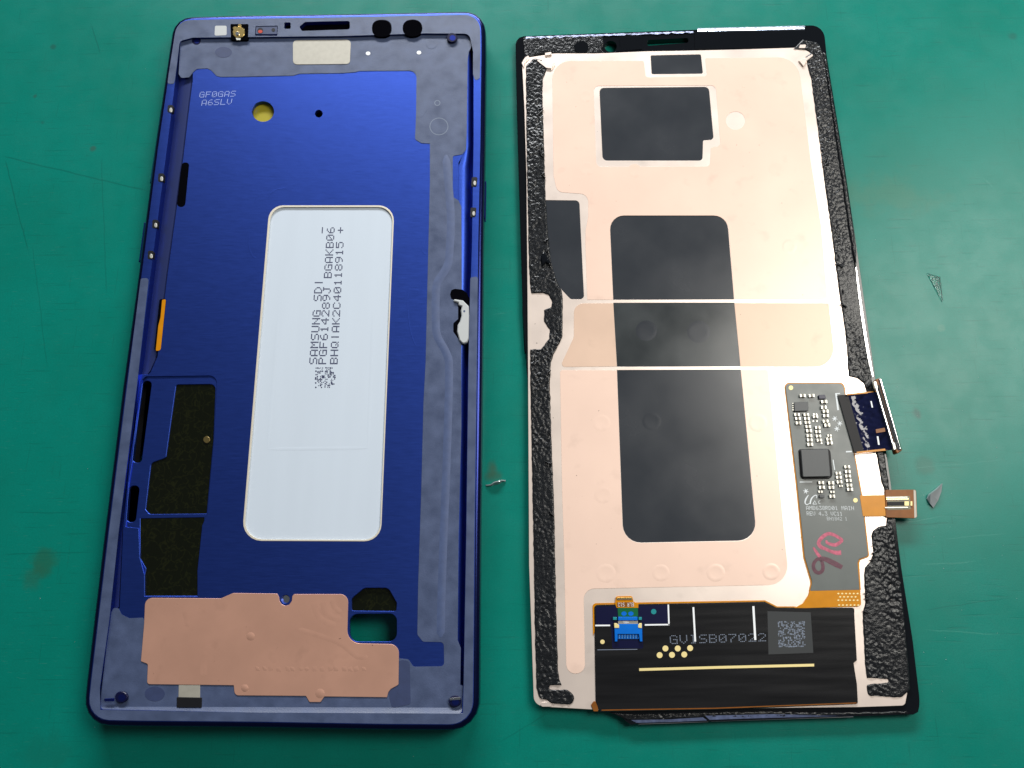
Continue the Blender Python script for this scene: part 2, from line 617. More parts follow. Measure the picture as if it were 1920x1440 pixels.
def mat_mat():
    m, nt, b = newmat('green rubber mat')
    L = nt.links
    N = nt.nodes.new
    tc = N('ShaderNodeTexCoord')
    P = tc.outputs['Object']

    def noise_(scale, detail=6, rough=0.55, st=(1, 1, 1), rot=0.0):
        mp = N('ShaderNodeMapping'); mp.inputs['Scale'].default_value = st
        mp.inputs['Rotation'].default_value = (0, 0, rot)
        L.new(P, mp.inputs['Vector'])
        n = N('ShaderNodeTexNoise')
        n.inputs['Scale'].default_value = scale; n.inputs['Detail'].default_value = detail
        n.inputs['Roughness'].default_value = rough
        L.new(mp.outputs[0], n.inputs['Vector'])
        return n.outputs[0]

    def rng(src, a, b_, c, d):
        r = N('ShaderNodeMapRange'); r.interpolation_type = 'SMOOTHSTEP'
        r.inputs[1].default_value = a; r.inputs[2].default_value = b_
        r.inputs[3].default_value = c; r.inputs[4].default_value = d
        L.new(src, r.inputs[0])
        return r.outputs[0]

    def mix(f, a, c):
        x = N('ShaderNodeMix'); x.data_type = 'RGBA'
        L.new(f, x.inputs[0])
        for s, v in ((6, a), (7, c)):
            if isinstance(v, tuple):
                x.inputs[s].default_value = (*v, 1)
            else:
                L.new(v, x.inputs[s])
        return x.outputs[2]

    def math_(op, a, c):
        x = N('ShaderNodeMath'); x.operation = op
        for s, v in ((0, a), (1, c)):
            if isinstance(v, (int, float)):
                x.inputs[s].default_value = v
            else:
                L.new(v, x.inputs[s])
        return x.outputs[0]

    col = mix(rng(noise_(0.35, 4), 0.35, 0.65, 0, 1), (0.0003, 0.162, 0.122), (0.0004, 0.178, 0.138))
    col = mix(rng(noise_(3.0, 8, 0.7), 0.45, 0.75, 0, 0.18), col, (0.002, 0.108, 0.082))      # cloudy grime
    col = mix(rng(noise_(6.0, 6, 0.6), 0.70, 0.80, 0, 0.55), col, (0.02, 0.07, 0.05))          # specks
    wob = noise_(1.2, 5, 0.65)

    def stain(px, py, r, c, strength, sx=1.0, rot=0.0):
        nonlocal col
        q = at(px, py, 0)
        mp = N('ShaderNodeMapping'); mp.vector_type = 'POINT'
        mp.inputs['Location'].default_value = (-q.x, -q.y, 0)
        L.new(P, mp.inputs['Vector'])
        mp2 = N('ShaderNodeMapping')
        mp2.inputs['Rotation'].default_value = (0, 0, rot)
        mp2.inputs['Scale'].default_value = (1 / sx, 1, 1)
        L.new(mp.outputs[0], mp2.inputs['Vector'])
        ln = N('ShaderNodeVectorMath'); ln.operation = 'LENGTH'
        L.new(mp2.outputs[0], ln.inputs[0])
        d = math_('ADD', ln.outputs['Value'], math_('MULTIPLY', math_('SUBTRACT', wob, 0.5), r * 2.4))
        f = rng(d, r * 0.25, r, strength, 0.0)
        col = mix(f, col, c)

    stain(82, 1058, 0.36, (0.020, 0.080, 0.035), 0.55)
    stain(60, 1085, 0.35, (0.02, 0.10, 0.06), 0.5)
    stain(1655, 360, 0.75, (0.035, 0.15, 0.10), 0.6, 1.9, 0.7)
    stain(924, 880, 0.22, (0.05, 0.09, 0.055), 0.7, 0.6)
    stain(930, 893, 0.16, (0.04, 0.09, 0.055), 0.6, 1.6)
    stain(1722, 778, 0.20, (0.02, 0.07, 0.06), 0.8, 0.7)
    stain(1733, 872, 0.24, (0.02, 0.11, 0.08), 0.6)
    stain(1900, 66, 0.15, (0.012, 0.10, 0.08), 0.7)
    stain(100, 88, 0.10, (0.01, 0.09, 0.07), 0.8)
    stain(174, 278, 0.10, (0.03, 0.09, 0.07), 0.8)
    stain(66, 180, 0.08, (0.02, 0.09, 0.07), 0.8)
    stain(80, 230, 0.10, (0.01, 0.10, 0.08), 0.7)
    stain(90, 1410, 0.45, (0.006, 0.10, 0.07), 0.3, 1.8)
    stain(1765, 615, 0.10, (0.06, 0.20, 0.15), 0.6)
    def cut(p0, p1, w, strength, c=(0.001, 0.062, 0.048)):
        nonlocal col
        a, e = at(*p0, 0), at(*p1, 0)
        d = e - a
        mp = N('ShaderNodeMapping'); mp.vector_type = 'TEXTURE'
        mp.inputs['Location'].default_value = (a.x, a.y, 0)
        mp.inputs['Rotation'].default_value = (0, 0, math.atan2(d.y, d.x))
        L.new(P, mp.inputs['Vector'])
        sp = N('ShaderNodeSeparateXYZ'); L.new(mp.outputs[0], sp.inputs[0])
        y = math_('ABSOLUTE', math_('ADD', sp.outputs[1], math_('MULTIPLY', math_('SUBTRACT', wob, 0.5), 0.10)), 0)
        fx = math_('MULTIPLY', rng(sp.outputs[0], 0, 0.3, 0, 1), rng(sp.outputs[0], d.length - 0.4, d.length, 1, 0))
        f = math_('MULTIPLY', rng(y, w * 0.3, w, strength, 0), fx)
        col = mix(f, col, c)

    for p0, p1, w, st in (((0, 292), (285, 360), .030, .38), ((8, 295), (55, 480), .022, .45), ((190, 290), (200, 560), .02, .3), ((170, 40), (190, 110), .02, .45), ((60, 455), (90, 700), .018, .3),
                          ((20, 960), (150, 962), .02, .35), ((0, 1040), (180, 1035), .02, .35), ((930, 1395), (1040, 1330), .015, .3), ((1715, 907), (1755, 905), .012, .8), ((780, 0), (785, 22), .012, .5),
                          ((1690, 985), (1800, 978), .012, .5), ((1725, 1145), (1900, 1120), .012, .4)):
        cut(p0, p1, w, st)
    for p0, p1, w, st in (((1840, 330), (1868, 358), .03, .5), ((1700, 980), (1780, 965), .012, .5), ((1720, 1060), (1840, 1052), .014, .5), ((1730, 1180), (1880, 1190), .014, .45), ((1765, 1010), (1900, 1000), .012, .4),
                          ((920, 590), (960, 584), .015, .5), ((925, 620), (965, 618), .012, .4), ((1700, 880), (1900, 860), .010, .3), ((1200, 1372), (1240, 1352), .012, .4)):
        cut(p0, p1, w, st, (0.06, 0.26, 0.21))
    # fine cuts and brush streaks
    str1 = rng(noise_(2.2, 3, 0.5, (0.45, 9, 1), 0.05), 0.61, 0.70, 0, 0.30)
    str2 = rng(noise_(2.4, 3, 0.5, (9, 0.35, 1), -0.25), 0.65, 0.72, 0, 0.28)
    pale = rng(noise_(3.0, 3, 0.5, (1.2, 14, 1), -0.12), 0.64, 0.72, 0, 0.45)
    col = mix(str1, col, (0.002, 0.080, 0.060))
    col = mix(str2, col, (0.002, 0.080, 0.060))
    col = mix(pale, col, (0.03, 0.19, 0.15))
    col = mix(rng(noise_(28, 4, 0.7), 0.35, 0.65, 0, 0.30), col, (0.0006, 0.115, 0.088))
    L.new(col, b.inputs['Base Color'])
    L.new(rng(noise_(1.6, 6), 0.3, 0.7, 0.30, 0.36), b.inputs['Roughness'])
    b.inputs['Specular IOR Level'].default_value = 0.26
    bp = N('ShaderNodeBump'); bp.inputs['Strength'].default_value = 0.16; bp.inputs['Distance'].default_value = 0.01
    hsum = math_('SUBTRACT', noise_(45, 4, 0.6), math_('ADD', str1, str2))
    L.new(hsum, bp.inputs['Height'])
    L.new(bp.outputs[0], b.inputs['Normal'])
    return m


M['mat'] = mat_mat()

# ------------------------------------------------------------------ the work mat
bm = bmesh.new()
vs = [bm.verts.new(p) for p in ((-45, -38, 0), (55, -38, 0), (55, 48, 0), (-45, 48, 0))]
vb = [bm.verts.new((v.co.x, v.co.y, -0.3)) for v in vs]
bm.faces.new(vs)
bm.faces.new(vb[::-1])
for i in range(4):
    bm.faces.new((vs[i], vs[(i + 1) % 4], vb[(i + 1) % 4], vb[i]))
me = bpy.data.meshes.new('work_mat')
bmesh.ops.recalc_face_normals(bm, faces=bm.faces[:])
bm.to_mesh(me); bm.free()
me.materials.append(M['mat'])
wm = bpy.data.objects.new('work_mat', me)
COL.objects.link(wm)
wm['kind'] = 'structure'
wm['label'] = 'green rubber work mat, scratched and stained, under the phone parts'

# ================================================================== the blue phone frame
A = Thing('phone_frame', (0, 0, 0), 0.0,
          'blue metal phone frame with a pale battery in its window and grey adhesive edges', 'phone frame')
ZL, ZP, ZC = 6.0, 5.4, 4.7           # land, plate, channel heights (mm)

land_out = [(332, 36, 30), (449, 33), (640, 30), (844, 26), (902, 25, 30), (903, 94), (901, 270), (897, 459), (895, 680),
            (891, 1000), (889, 1244), (888, 1360, 44), (723, 1359), (490, 1355), (257, 1353), (162, 1351, 38), (169, 1280),
            (183, 1160), (202, 1000), (237, 720), (262, 540), (297, 270), (314, 156)]
land_in = [(336, 76, 8), (361, 70), (640, 67), (797, 62), (880, 62, 12), (888, 95), (888, 270), (885, 459), (878, 680), (874, 1000),
           (869, 1285), (866, 1338, 8), (480, 1336), (186, 1330, 8), (185, 1298), (205, 1160), (222, 1000), (257, 720), (279, 540),
           (314, 270), (328, 156)]
gold_hole = [(432, 45, 2), (466, 45, 2), (465, 75, 3), (433, 75, 3)]
sensor_hole = [(479, 49, 2), (521, 48, 2), (520, 67, 2), (478, 67, 2)]
square_hole = [(533, 42, 2), (545, 42, 2), (545, 54, 2), (533, 54, 2)]
ear_slot = [(572, 41, 3), (656, 39, 4), (656, 55, 4), (566, 58, 4), (561, 50, 3)]
cam1 = ell(716, 53.5, 18.5, 16, 24, 0.8)
cam2 = ell(773.5, 53, 18.5, 16, 24, 0.9)
pin_spots = [(319, 204, 4.5, 7), (301.5, 333, 4.5, 8), (290.5, 420, 4.5, 8), (282, 478, 4.5, 8)]
pin_spots_r = [(889, 341, 4.5, 9), (887, 398, 4.5, 9)]

# rim: one swept ring, its land pierced by the sensor openings
bm = bmesh.new()
lo = resample(world_loop(land_out, ZL, 10), 320)
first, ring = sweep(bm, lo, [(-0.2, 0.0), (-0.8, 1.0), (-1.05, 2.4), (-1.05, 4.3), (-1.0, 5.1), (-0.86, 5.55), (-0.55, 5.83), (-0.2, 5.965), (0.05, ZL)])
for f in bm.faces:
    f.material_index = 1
lin = world_loop(land_in, ZL)
v_in = [bm.verts.new((p.x, p.y, ZL * MM)) for p in lin]
v_in2 = [bm.verts.new((p.x, p.y, 3.2 * MM)) for p in lin]
for i in range(len(lin)):
    j = (i + 1) % len(lin)
    bm.faces.new((v_in[i], v_in[j], v_in2[j], v_in2[i]))
hl = []
for h in (sensor_hole, square_hole, ear_slot, [(402, 47, 3), (426, 47, 3), (426, 67, 3), (402, 67, 3)]) + tuple(
        [(x - a, y - b, 2), (x + a, y - b, 2), (x + a, y + b, 2), (x - a, y + b, 2)] for x, y, a, b in pin_spots[1:] + pin_spots_r[:0]):
    l = world_loop(h, ZL, 4)
    if not all(inside(p, lo) and not inside(p, lin) for p in l):
        continue
    vt = [bm.verts.new((p.x, p.y, ZL * MM)) for p in l]
    vd = [bm.verts.new((p.x, p.y, 4.2 * MM)) for p in l]
    for i in range(len(l)):
        j = (i + 1) % len(l)
        bm.faces.new((vt[i], vt[j], vd[j], vd[i]))
    hl.append(vt)
loops = [ring, v_in] + hl
flat = [v for l in loops for v in l]
for t in geometry.tessellate_polygon([[Vector((v.co.x, v.co.y, 0)) for v in l] for l in loops]):
    try:
        bm.faces.new([flat[i] for i in t])
    except ValueError:
        pass
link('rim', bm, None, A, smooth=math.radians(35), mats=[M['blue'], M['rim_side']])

# mid plate with all its openings
chan_r = [(361, 90), (361, 150), (354, 206), (344, 290), (331, 390), (314, 514), (295, 669), (282, 698), (266, 712), (243, 866), (231, 985),
          (224, 1140), (207, 1150), (190, 1298)]
roll_l = [(874, 95), (872, 285), (860, 305), (860, 530), (856, 800), (852, 1000), (849, 1240), (858, 1285)]
plate_out = ([(336, 76)] + [(x, y) for x, y in [(342, 92), (361, 92)]] + chan_r[1:] +
             [(190, 1300), (188, 1334), (480, 1338), (868, 1340), (868, 1286)] + roll_l[::-1] + [(880, 95), (886, 78), (878, 60), (640, 66), (361, 69)])
battery_win = [(506, 386, 28), (738.5, 386, 28), (713, 1014, 32), (454, 1013, 34)]
pocket = [(264, 706, 14), (407, 704, 14), (401, 822), (388, 965), (379, 985), (370, 1070), (370, 1118), (271, 1118), (271, 1078),
          (262, 1045), (260, 990), (236, 988), (242, 905), (248, 866)]
slot_l = [(341, 305, 7), (355, 304, 7), (347, 388, 8), (331, 388, 7)]
slot_o = [(299, 561, 4), (312, 560, 4), (301, 659, 8), (289, 657, 4)]
hole_y = ell(493, 209, 20.5, 19, 28)
hole_s = ell(597.5, 213, 7, 7)
hole_g = [(655, 1151, 16), (744, 1150, 14), (744, 1203, 16), (656, 1203, 16)]
win_o = [(659, 1145, 4), (659, 1122, 10), (683, 1102, 12), (728, 1102, 12), (744, 1130, 8), (743, 1146, 4)]
hole_n = ell(535, 1123, 8, 8)
hole_w = [(844, 548, 6), (852, 542, 8), (866, 542, 8), (858, 575), (858, 590), (853, 615), (856, 632), (864, 645, 6), (845, 640), (845, 600)]
hole_w = [(845, 556, 6), (846, 545, 6), (853, 542, 6), (861, 542), (860, 560), (860, 600), (858, 640), (850, 625), (852, 604), (858, 596), (858, 566)]
gold_low = [(432, 70), (466, 70), (465, 76, 3), (433, 76, 3)]
plate('midplate', A, plate_out, 4.5, ZP, M['blue'],
      holes=[battery_win, pocket, hole_y, hole_s, hole_g, win_o, hole_n], bev=0.06)

# the land openings that straddle the step are black plates painting the holes' darkness, a hair proud
for nm, sh in (('camera_hole_dark', cam1), ('camera_hole_dark', cam2)):
    bm = bmesh.new()
    add_plate(bm, [world_loop(sh, ZL)], 5.0, ZL + 0.09, 0.0)
    link(nm, bm, M['void'], A)

# left channel and right roll-off
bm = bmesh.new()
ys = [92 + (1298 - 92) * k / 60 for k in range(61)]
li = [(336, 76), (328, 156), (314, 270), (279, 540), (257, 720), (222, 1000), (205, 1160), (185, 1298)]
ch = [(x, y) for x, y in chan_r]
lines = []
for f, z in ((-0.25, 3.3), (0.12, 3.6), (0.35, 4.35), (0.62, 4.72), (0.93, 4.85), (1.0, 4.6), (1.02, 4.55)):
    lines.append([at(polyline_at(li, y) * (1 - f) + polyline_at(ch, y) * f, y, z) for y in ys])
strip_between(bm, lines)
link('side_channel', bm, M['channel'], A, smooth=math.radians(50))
bm = bmesh.new()
ri = [(888, 95), (888, 270), (885, 459), (878, 680), (874, 1000), (869, 1285)]
ys = [95 + (1285 - 95) * k / 60 for k in range(61)]
lines = []
for f, z in ((-0.02, ZP - 0.05), (0.2, ZP - 0.06), (0.4, 5.12), (0.58, 4.7), (0.72, 4.1), (0.85, 3.4), (1.2, 3.0)):
    lines.append([at(polyline_at(roll_l, y) * (1 - f) + polyline_at(ri, y) * f, y, z) for y in ys])
strip_between(bm, lines)
link('side_channel', bm, M['blue'], A, smooth=math.radians(60))

# pocket floor, olive films, and a dark plate added to blacken the holes
slot1 = [(268, 714, 8), (285, 714, 8), (265, 868, 8), (248, 867, 7)]
slot2 = [(243, 911, 8), (262, 910, 8), (254, 979, 8), (237, 979, 7)]
win1 = [(330, 721, 5), (404, 720, 10), (400, 822), (387, 963), (280, 964, 8), (273, 955), (283, 868, 10), (311, 858, 5)]
win2 = [(263, 972), (383, 970), (372, 1066), (371, 1117), (272, 1117), (272, 1078), (274, 1066), (263, 1046)]
plate('pocket_floor', A, [(262, 702), (411, 701), (404, 822), (391, 968), (382, 985), (374, 1070), (374, 1122), (268, 1122), (268, 1078),
                          (258, 1045), (257, 994), (233, 992), (239, 905), (245, 864)], 4.55, 5.15, M['blue'],
      holes=[slot1, slot2, win1, win2], bev=0.08)
for pts, z in (([(322, 716), (408, 715), (402, 825), (390, 968), (268, 968), (280, 856), (305, 852)], 4.9),
               ([(258, 970), (386, 968), (376, 1066), (376, 1122), (268, 1122)], 5.05),
               ([(654, 1149), (656, 1098), (748, 1098), (748, 1149)], 4.8)):
    plate('olive_film', A, pts, z - 0.1, z, M['olive'])
plate('dark_backing', A, [(340, 60), (890, 55), (876, 1000), (860, 1330), (200, 1325), (262, 860)], 1.0, 1.4, M['black'],
      holes=[[(648, 1125), (752, 1125), (752, 1225), (650, 1225)], [(262, 700), (300, 700), (275, 880), (240, 880)],
             [(236, 900), (275, 900), (268, 1000), (229, 1000)], [(325, 300), (365, 300), (357, 395), (322, 395)]])
disc('yellow_tape', A, 493, 212, 27, 4.1, 4.2, M['yellow'])
disc('screw_head', A, 535, 1125, 9, 4.4, 4.7, M['chrome'])
plate('slot_dark', A, slot_l, 5.0, ZP + 0.015, M['void'])  # darkness of the slots painted as flat black plates
plate('slot_dark', A, slot_o, 5.0, ZP + 0.015, M['void'])
plate('copper_tab', A, [(304, 562, 2), (311, 561, 2), (301, 657, 5), (292, 658, 2), (297, 610), (301, 595)], ZP, ZP + 0.05, M['amber'],
      label='orange copper tab in the left slot')
disc('gold_contact', A, 387, 824, 6.5, 4.9, 5.15, M['gold'], bev=0.1)

# battery
bt = plate('battery', A, [(499, 380, 20), (744, 380, 20), (720, 1021, 24), (446, 1020, 24)], 1.5, 5.12, M['battery'], bev=0.2)
plate('window_trim', A, [(505, 385, 28), (739.5, 385, 28), (714, 1015, 32), (453, 1014, 34)], ZP - 0.1, ZP + 0.05, M['trim'],
      holes=[[(508.2, 388.2, 27), (737, 388, 27), (711.8, 1012.2, 31), (456.6, 1011, 33)]], bev=0.02)
for line, p0, p1, u0, u1 in (("SAMSUNG SDi      -", (594.5, 683), (612.5, 426), (579.5, 683), (597, 426)),
                             ("PGF614289J BGAKB06", (611.5, 683), (628, 426), (596.5, 683), (613, 426)),
                             ("BHQiAK2C40118915 +", (633, 683), (646, 426), (618.5, 683), (631.5, 426))):
    text_parts('printed_character', line, p0, p1, u0, u1, 5.12, M['ink'], A, bt, dot=0.60)
for pts in ([(522, 590), (502, 842)], [(700, 585), (690, 840)], [(502, 842), (690, 840)]):
    bm = bmesh.new()
    ridge(bm, smooth_line(pts, 6), 7, 5.12, 0.012)
    link('wrap_fold', bm, M['battery'], A, bt, smooth=1.3)

# adhesive films
film_main = [(338, 80), (335, 139), (340, 146, 4), (355, 145, 5), (362, 135), (369, 129, 5), (389, 128, 6), (396, 132), (406, 142),
             (413, 144), (460, 143.5), (550, 141.5), (561, 138), (640, 137), (667, 135), (673, 133), (781, 132, 14), (780, 216),
             (778, 261, 6), (790, 268, 4), (806, 269), (806, 340), (804, 429), (801, 549), (798, 680), (794, 755), (790, 915), (784, 1099),
             (782.5, 1190, 10), (793, 1203, 6), (832, 1204, 7), (833, 1249, 7), (775, 1250, 6), (766, 1236, 8), (745, 1234, 3),
             (700, 1250), (300, 1230), (268, 1158), (242, 1159), (228, 1152), (222, 1140, 5), (213, 1140, 5), (207, 1152), (190, 1299),
             (188, 1332), (480, 1337), (866, 1338), (868, 1286), (863, 1284), (864, 1215), (858, 1200), (860, 1000), (865, 800), (865, 680), (866, 530),
             (865, 387), (860, 376), (849, 369, 3), (849, 292, 4), (867, 289, 4), (874, 280, 4), (875, 250), (877, 112), (879, 97), (886, 84), (884, 66, 5),
             (877, 63), (797, 63.5), (640, 68), (361, 71.5)]
white_cut = [(844, 552), (846, 544), (852, 541), (867, 542), (873, 548), (872, 566), (866, 580)]
plate('adhesive_film', A, film_main, ZP + 0.002, ZP + 0.07, M['film'])
top_strip = [(332, 38, 29), (449, 35), (640, 32), (844, 28), (900, 27, 28), (901, 94), (900, 146, 4), (891, 152, 5), (887, 139), (887, 96), (880, 63, 12), (797, 62.5),
             (640, 67.5), (361, 70.5), (337, 77, 8), (328, 150), (326, 157, 3), (314, 157, 3), (316, 140)]
plate('adhesive_film', A, top_strip, ZL + 0.002, ZL + 0.06, M['film'],
      holes=[sensor_hole, square_hole, ear_slot])
side_strip_l = [(264, 522, 4), (279, 521, 5), (257, 720), (222, 1000), (205, 1160), (187, 1290), (188, 1331), (480, 1336), (868, 1338), (869.5, 1285),
                (874.5, 1000), (878.5, 680), (882, 520, 4), (896, 518, 4), (894, 680), (889.5, 1000), (887.5, 1244), (886, 1358, 43), (723, 1357), (490, 1353), (257, 1351),
                (164, 1349, 37), (171, 1280), (185, 1160), (204, 1000), (239, 720)]
plate('adhesive_film', A, side_strip_l, ZL + 0.002, ZL + 0.06, M['film'])
bm = bmesh.new()           # the film's slope from the bottom land down to the plate
xs = [186 + (868 - 186) * k / 30 for k in range(31)]
strip_between(bm, [[at(x, 1338 - (868 - x) * 0.003, ZL + 0.03) for x in xs], [at(x, 1333 - (868 - x) * 0.003, 5.75) for x in xs],
                   [at(x, 1327 - (868 - x) * 0.003, ZP + 0.075) for x in xs]])
link('adhesive_film', bm, M['film'], A, smooth=1.0)
# pale seam running down the right-hand film
bm = bmesh.new()
seam = smooth_line([(836, 290), (845, 400), (843, 470), (838, 500), (820, 530), (817, 560), (817, 600), (820, 630), (838, 665), (842, 700),
                    (838, 850), (832, 1000), (828, 1110), (826, 1195)], 6)
ridge(bm, seam, 15, ZP + 0.07, 0.10)
link('film_seam', bm, M['seam'], A, smooth=1.3)
for x, y, rx, ry in ((419, 98, 16, 10), (290, 1301, 19, 14), (747, 1306, 15, 14), (809, 82.5, 10, 9)):
    disc('adhesive_dot', A, x, y, rx, ZP + 0.06, ZP + 0.10, M['film2'] if x != 809 else M['film'], ry)
plate('adhesive_pad', A, [(750, 1236, 8), (768, 1240, 8), (770, 1320, 6), (735, 1328, 6), (728, 1300)], ZP + 0.06, ZP + 0.11, M['film2'])
for cx, cy, r in ((823, 237, 17), (820, 193, 5)):
    bm = bmesh.new()
    ribbon(bm, [(cx + r * math.cos(k * .314), cy + r * .93 * math.sin(k * .314)) for k in range(21)], 1.6, ZP + 0.07, 0.02)
    link('film_ring', bm, M['ring'], A)
bm = bmesh.new()
ribbon(bm, smooth_line([(833, 155), (818, 180), (800, 207), (792, 218), (784, 221)]), 1.3, ZP + 0.07, 0.02)
link('film_scratch', bm, M['film'], A)

# small fittings along the top
plate('metal_plate', A, [(549, 75, 8), (658, 74, 8), (656, 120, 7), (549, 121, 8)], ZP, ZP + 0.16, M['steel'], bev=0.05)
plate('light_guide', A, [(403, 48, 3), (425, 48, 3), (425, 66, 3), (402, 67, 3)], 5.0, ZL + 0.08, M['plastic'], bev=0.03)
plate('contact_hole_dark', A, gold_hole, 5.2, ZL + 0.075, M['void'])  # black plate painting the dark inside of the contact hole
disc('gold_contact', A, 447.5, 60, 11.5, 5.2, ZL + 0.3, M['gold'], 11, bev=0.12)
disc('contact_pin', A, 445, 62, 4, ZL, ZL + 0.5, M['chrome'], bev=0.1)
plate('contact_tab', A, [(436, 52, 2), (441, 48, 2), (444, 52, 1), (439, 57, 1)], ZL, ZL + 0.2, M['gold'], bev=0.04)
plate('contact_tab', A, [(446, 45, 2), (452, 45, 2), (453, 50), (446, 50)], ZL, ZL + 0.2, M['gold'], bev=0.04)
plate('contact_tab', A, [(442, 70), (451, 70), (451, 75, 2), (443, 75, 2)], ZL, ZL + 0.2, M['solder'], bev=0.04)
sm = plate('sensor', A, [(480, 49, 2), (520, 48, 2), (519, 64, 1), (479, 64, 1)], 5.0, ZL - 0.05, M['film2'], bev=0.05)
disc('sensor_eye', A, 488, 57.5, 5.5, ZL - 0.06, ZL - 0.02, M['black'], parent=sm)
disc('sensor_eye', A, 488, 59, 4.2, ZL - 0.06, ZL, M['red'], 3, parent=sm, label='red sensor eye')
disc('sensor_eye', A, 512.5, 56, 3.4, ZL - 0.06, ZL - 0.01, M['black'], parent=sm)
plate('ear_slot_dark', A, ear_slot, 4.6, 4.75, M['void'])  # black sheet painting the depth of the ear slot
plate('square_hole_floor', A, square_hole, 4.6, 4.8, M['void'])
for x, y in ((690, 100), (785.5, 98.5)):
    disc('locating_dot', A, x, y, 4.3, ZP, ZP + 0.12, M['white'], 3.6, bev=0.03)
# corner screw bosses
for x, y, r, zz in ((368, 76, 9, ZP + .12), (847.5, 70, 10, ZL + .1), (227, 1307, 12, ZL + .1), (853, 1315, 12, ZL + .1)):
    b = disc('screw_boss', A, x, y, r, zz - 0.5, zz, M['navy'], r * 0.9, bev=0.12)
    disc('boss_hole', A, x + 1, y + 1, r * 0.55, zz - 0.02, zz + 0.02, M['blue_edge'], r * 0.5, parent=b)
    if x == 853:
        plate('boss_clip', A, [(843, 1309), (863, 1307), (863, 1312), (843, 1313)], zz, zz + 0.15, M['chrome'], parent=b, bev=0.04)
    if x == 227:
        plate('boss_clip', A, [(194, 1310, 3), (214, 1309), (214, 1315), (196, 1315, 3)], zz - 0.1, zz + 0.05, M['blue_edge'], parent=b, bev=0.03)
# spring pins in the land
for x, y, a, b in pin_spots + pin_spots_r:
    p = plate('pin_socket', A, [(x - a, y - b, 3), (x + a + 2, y - b, 3), (x + a, y + b, 3), (x - a - 1, y + b, 3)], 5.2, ZL + 0.03, M['black'])
    disc('spring_pin', A, x + 1, y + 2, 2.8, ZL - 0.1, ZL + 0.25, M['solder'], 4.5, bev=0.08, parent=p)
# keys on the sides
for pts in ([(301, 200), (310, 200), (289, 342), (280, 342)], [(269, 416), (278, 416), (268, 490), (259, 490)]):
    plate('side_key', A, pts, 3.0, 4.6, M['blue_edge'], bev=0.25)
plate('side_key', A, [(903, 338, 1), (911.5, 338, 2), (910.5, 410, 2), (902, 410, 1)], 2.4, 4.1, M['blue_edge'], bev=0.25)

# white plastic latch over a black plate that paints the hole's darkness
plate('latch_hole_dark', A, [(844, 552), (846, 544, 3), (853, 541.5, 4), (867, 543, 6), (875, 549), (880, 559), (880, 640), (868, 646), (857, 632), (850, 622, 4), (850, 606, 4),
                        (859, 598), (859, 566), (846, 560)], 4.8, ZP + 0.085, M['void'])
plate('plastic_latch', A, [(849, 564, 3), (852, 560.5, 3), (868, 563), (874, 569), (879, 574, 3), (880, 596), (879, 635), (876, 641.5, 4), (868, 644.5, 5),
                           (861.5, 638, 5), (857, 622, 6), (858, 609, 5), (862, 603), (865, 592, 3), (864, 582), (866, 574), (860, 572), (859, 567)], 5.0, ZP + 0.6, M['plastic'],
      bev=0.2)
disc('latch_dimple', A, 870.5, 583.5, 2, ZP + 0.55, ZP + 0.615, M['film'])

# copper foil and the little connector
foil = [(272, 1121, 14), (414, 1122), (437, 1112), (520, 1113, 4), (523, 1120), (524, 1127, 4), (528, 1133), (535, 1136), (542, 1134), (547, 1127, 3), (548, 1118),
        (551, 1114, 4), (653, 1114, 15), (650.5, 1206, 24), (748, 1208, 17), (747, 1284, 4), (732.5, 1292, 4), (728, 1298), (725.5, 1307.5), (608, 1306, 2), (601, 1316.5, 3),
        (580, 1316.5, 3), (573.5, 1305, 2), (440, 1304, 8), (438, 1285), (275.5, 1283, 5), (277, 1245, 4), (264, 1240, 2), (270, 1170)]
plate('copper_foil', A, foil, ZP + 0.02, ZP + 0.22, M['foil'], bev=0.05)
for x, y, r in ((600, 1300, 9), (459, 1290, 7), (470, 1193, 8)):
    bm = bmesh.new()
    rings = []
    for k, (rr, zz) in enumerate(((1, 0.23), (0.75, 0.27), (0.45, 0.31), (0.15, 0.32))):
        rings.append([at(x + r * rr * math.cos(a * .3927), y + r * rr * math.sin(a * .3927), ZP + zz) for a in range(17)])
    strip_between(bm, rings)
    bm.faces.new([bm.verts.new(p) for p in rings[-1][:16]])
    link('foil_dimple', bm, M['foil'], A, smooth=1.2)
for k in range(16):
    x = 484 + k * 13.3 + random.uniform(-3, 3)
    bm = bmesh.new()
    ridge(bm, [(x - 4, 1252 + random.uniform(-3, 3)), (x, 1254), (x + 4, 1256 + random.uniform(-3, 3))], random.uniform(8, 14), ZP + 0.22, random.uniform(.02, .05))
    link('foil_dent', bm, M['foil'], A, smooth=1.3)
for pts, w, h in (([(588, 1130), (594, 1150), (608, 1165), (630, 1172)], 8, .05), ([(604, 1128), (610, 1145), (622, 1156), (640, 1160)], 8, .05), ([(622, 1124), (627, 1138), (640, 1148)], 7, .05),
                  ([(560, 1180), (600, 1192), (640, 1208), (668, 1230), (690, 1232)], 7, .06), ([(384, 1222), (382, 1245), (382, 1268)], 9, .05), ([(345, 1146), (350, 1160), (352, 1175)], 7, .04)):
    bm = bmesh.new()
    ridge(bm, smooth_line(pts), w * 1.4, ZP + 0.22, h * .22)
    link('foil_crease', bm, M['foil'], A, smooth=1.3)
plate('flex_tab', A, [(335, 1284), (375, 1284), (375, 1308), (334.5, 1307.5)], ZP + 0.05, ZP + 0.15, M['steel'], bev=0.03)
plate('flex_connector', A, [(331.5, 1307, 1), (378, 1308, 1), (377.5, 1327, 1), (331, 1326.5, 1)], ZP + 0.05, ZP + 0.3, M['black'], bev=0.06)

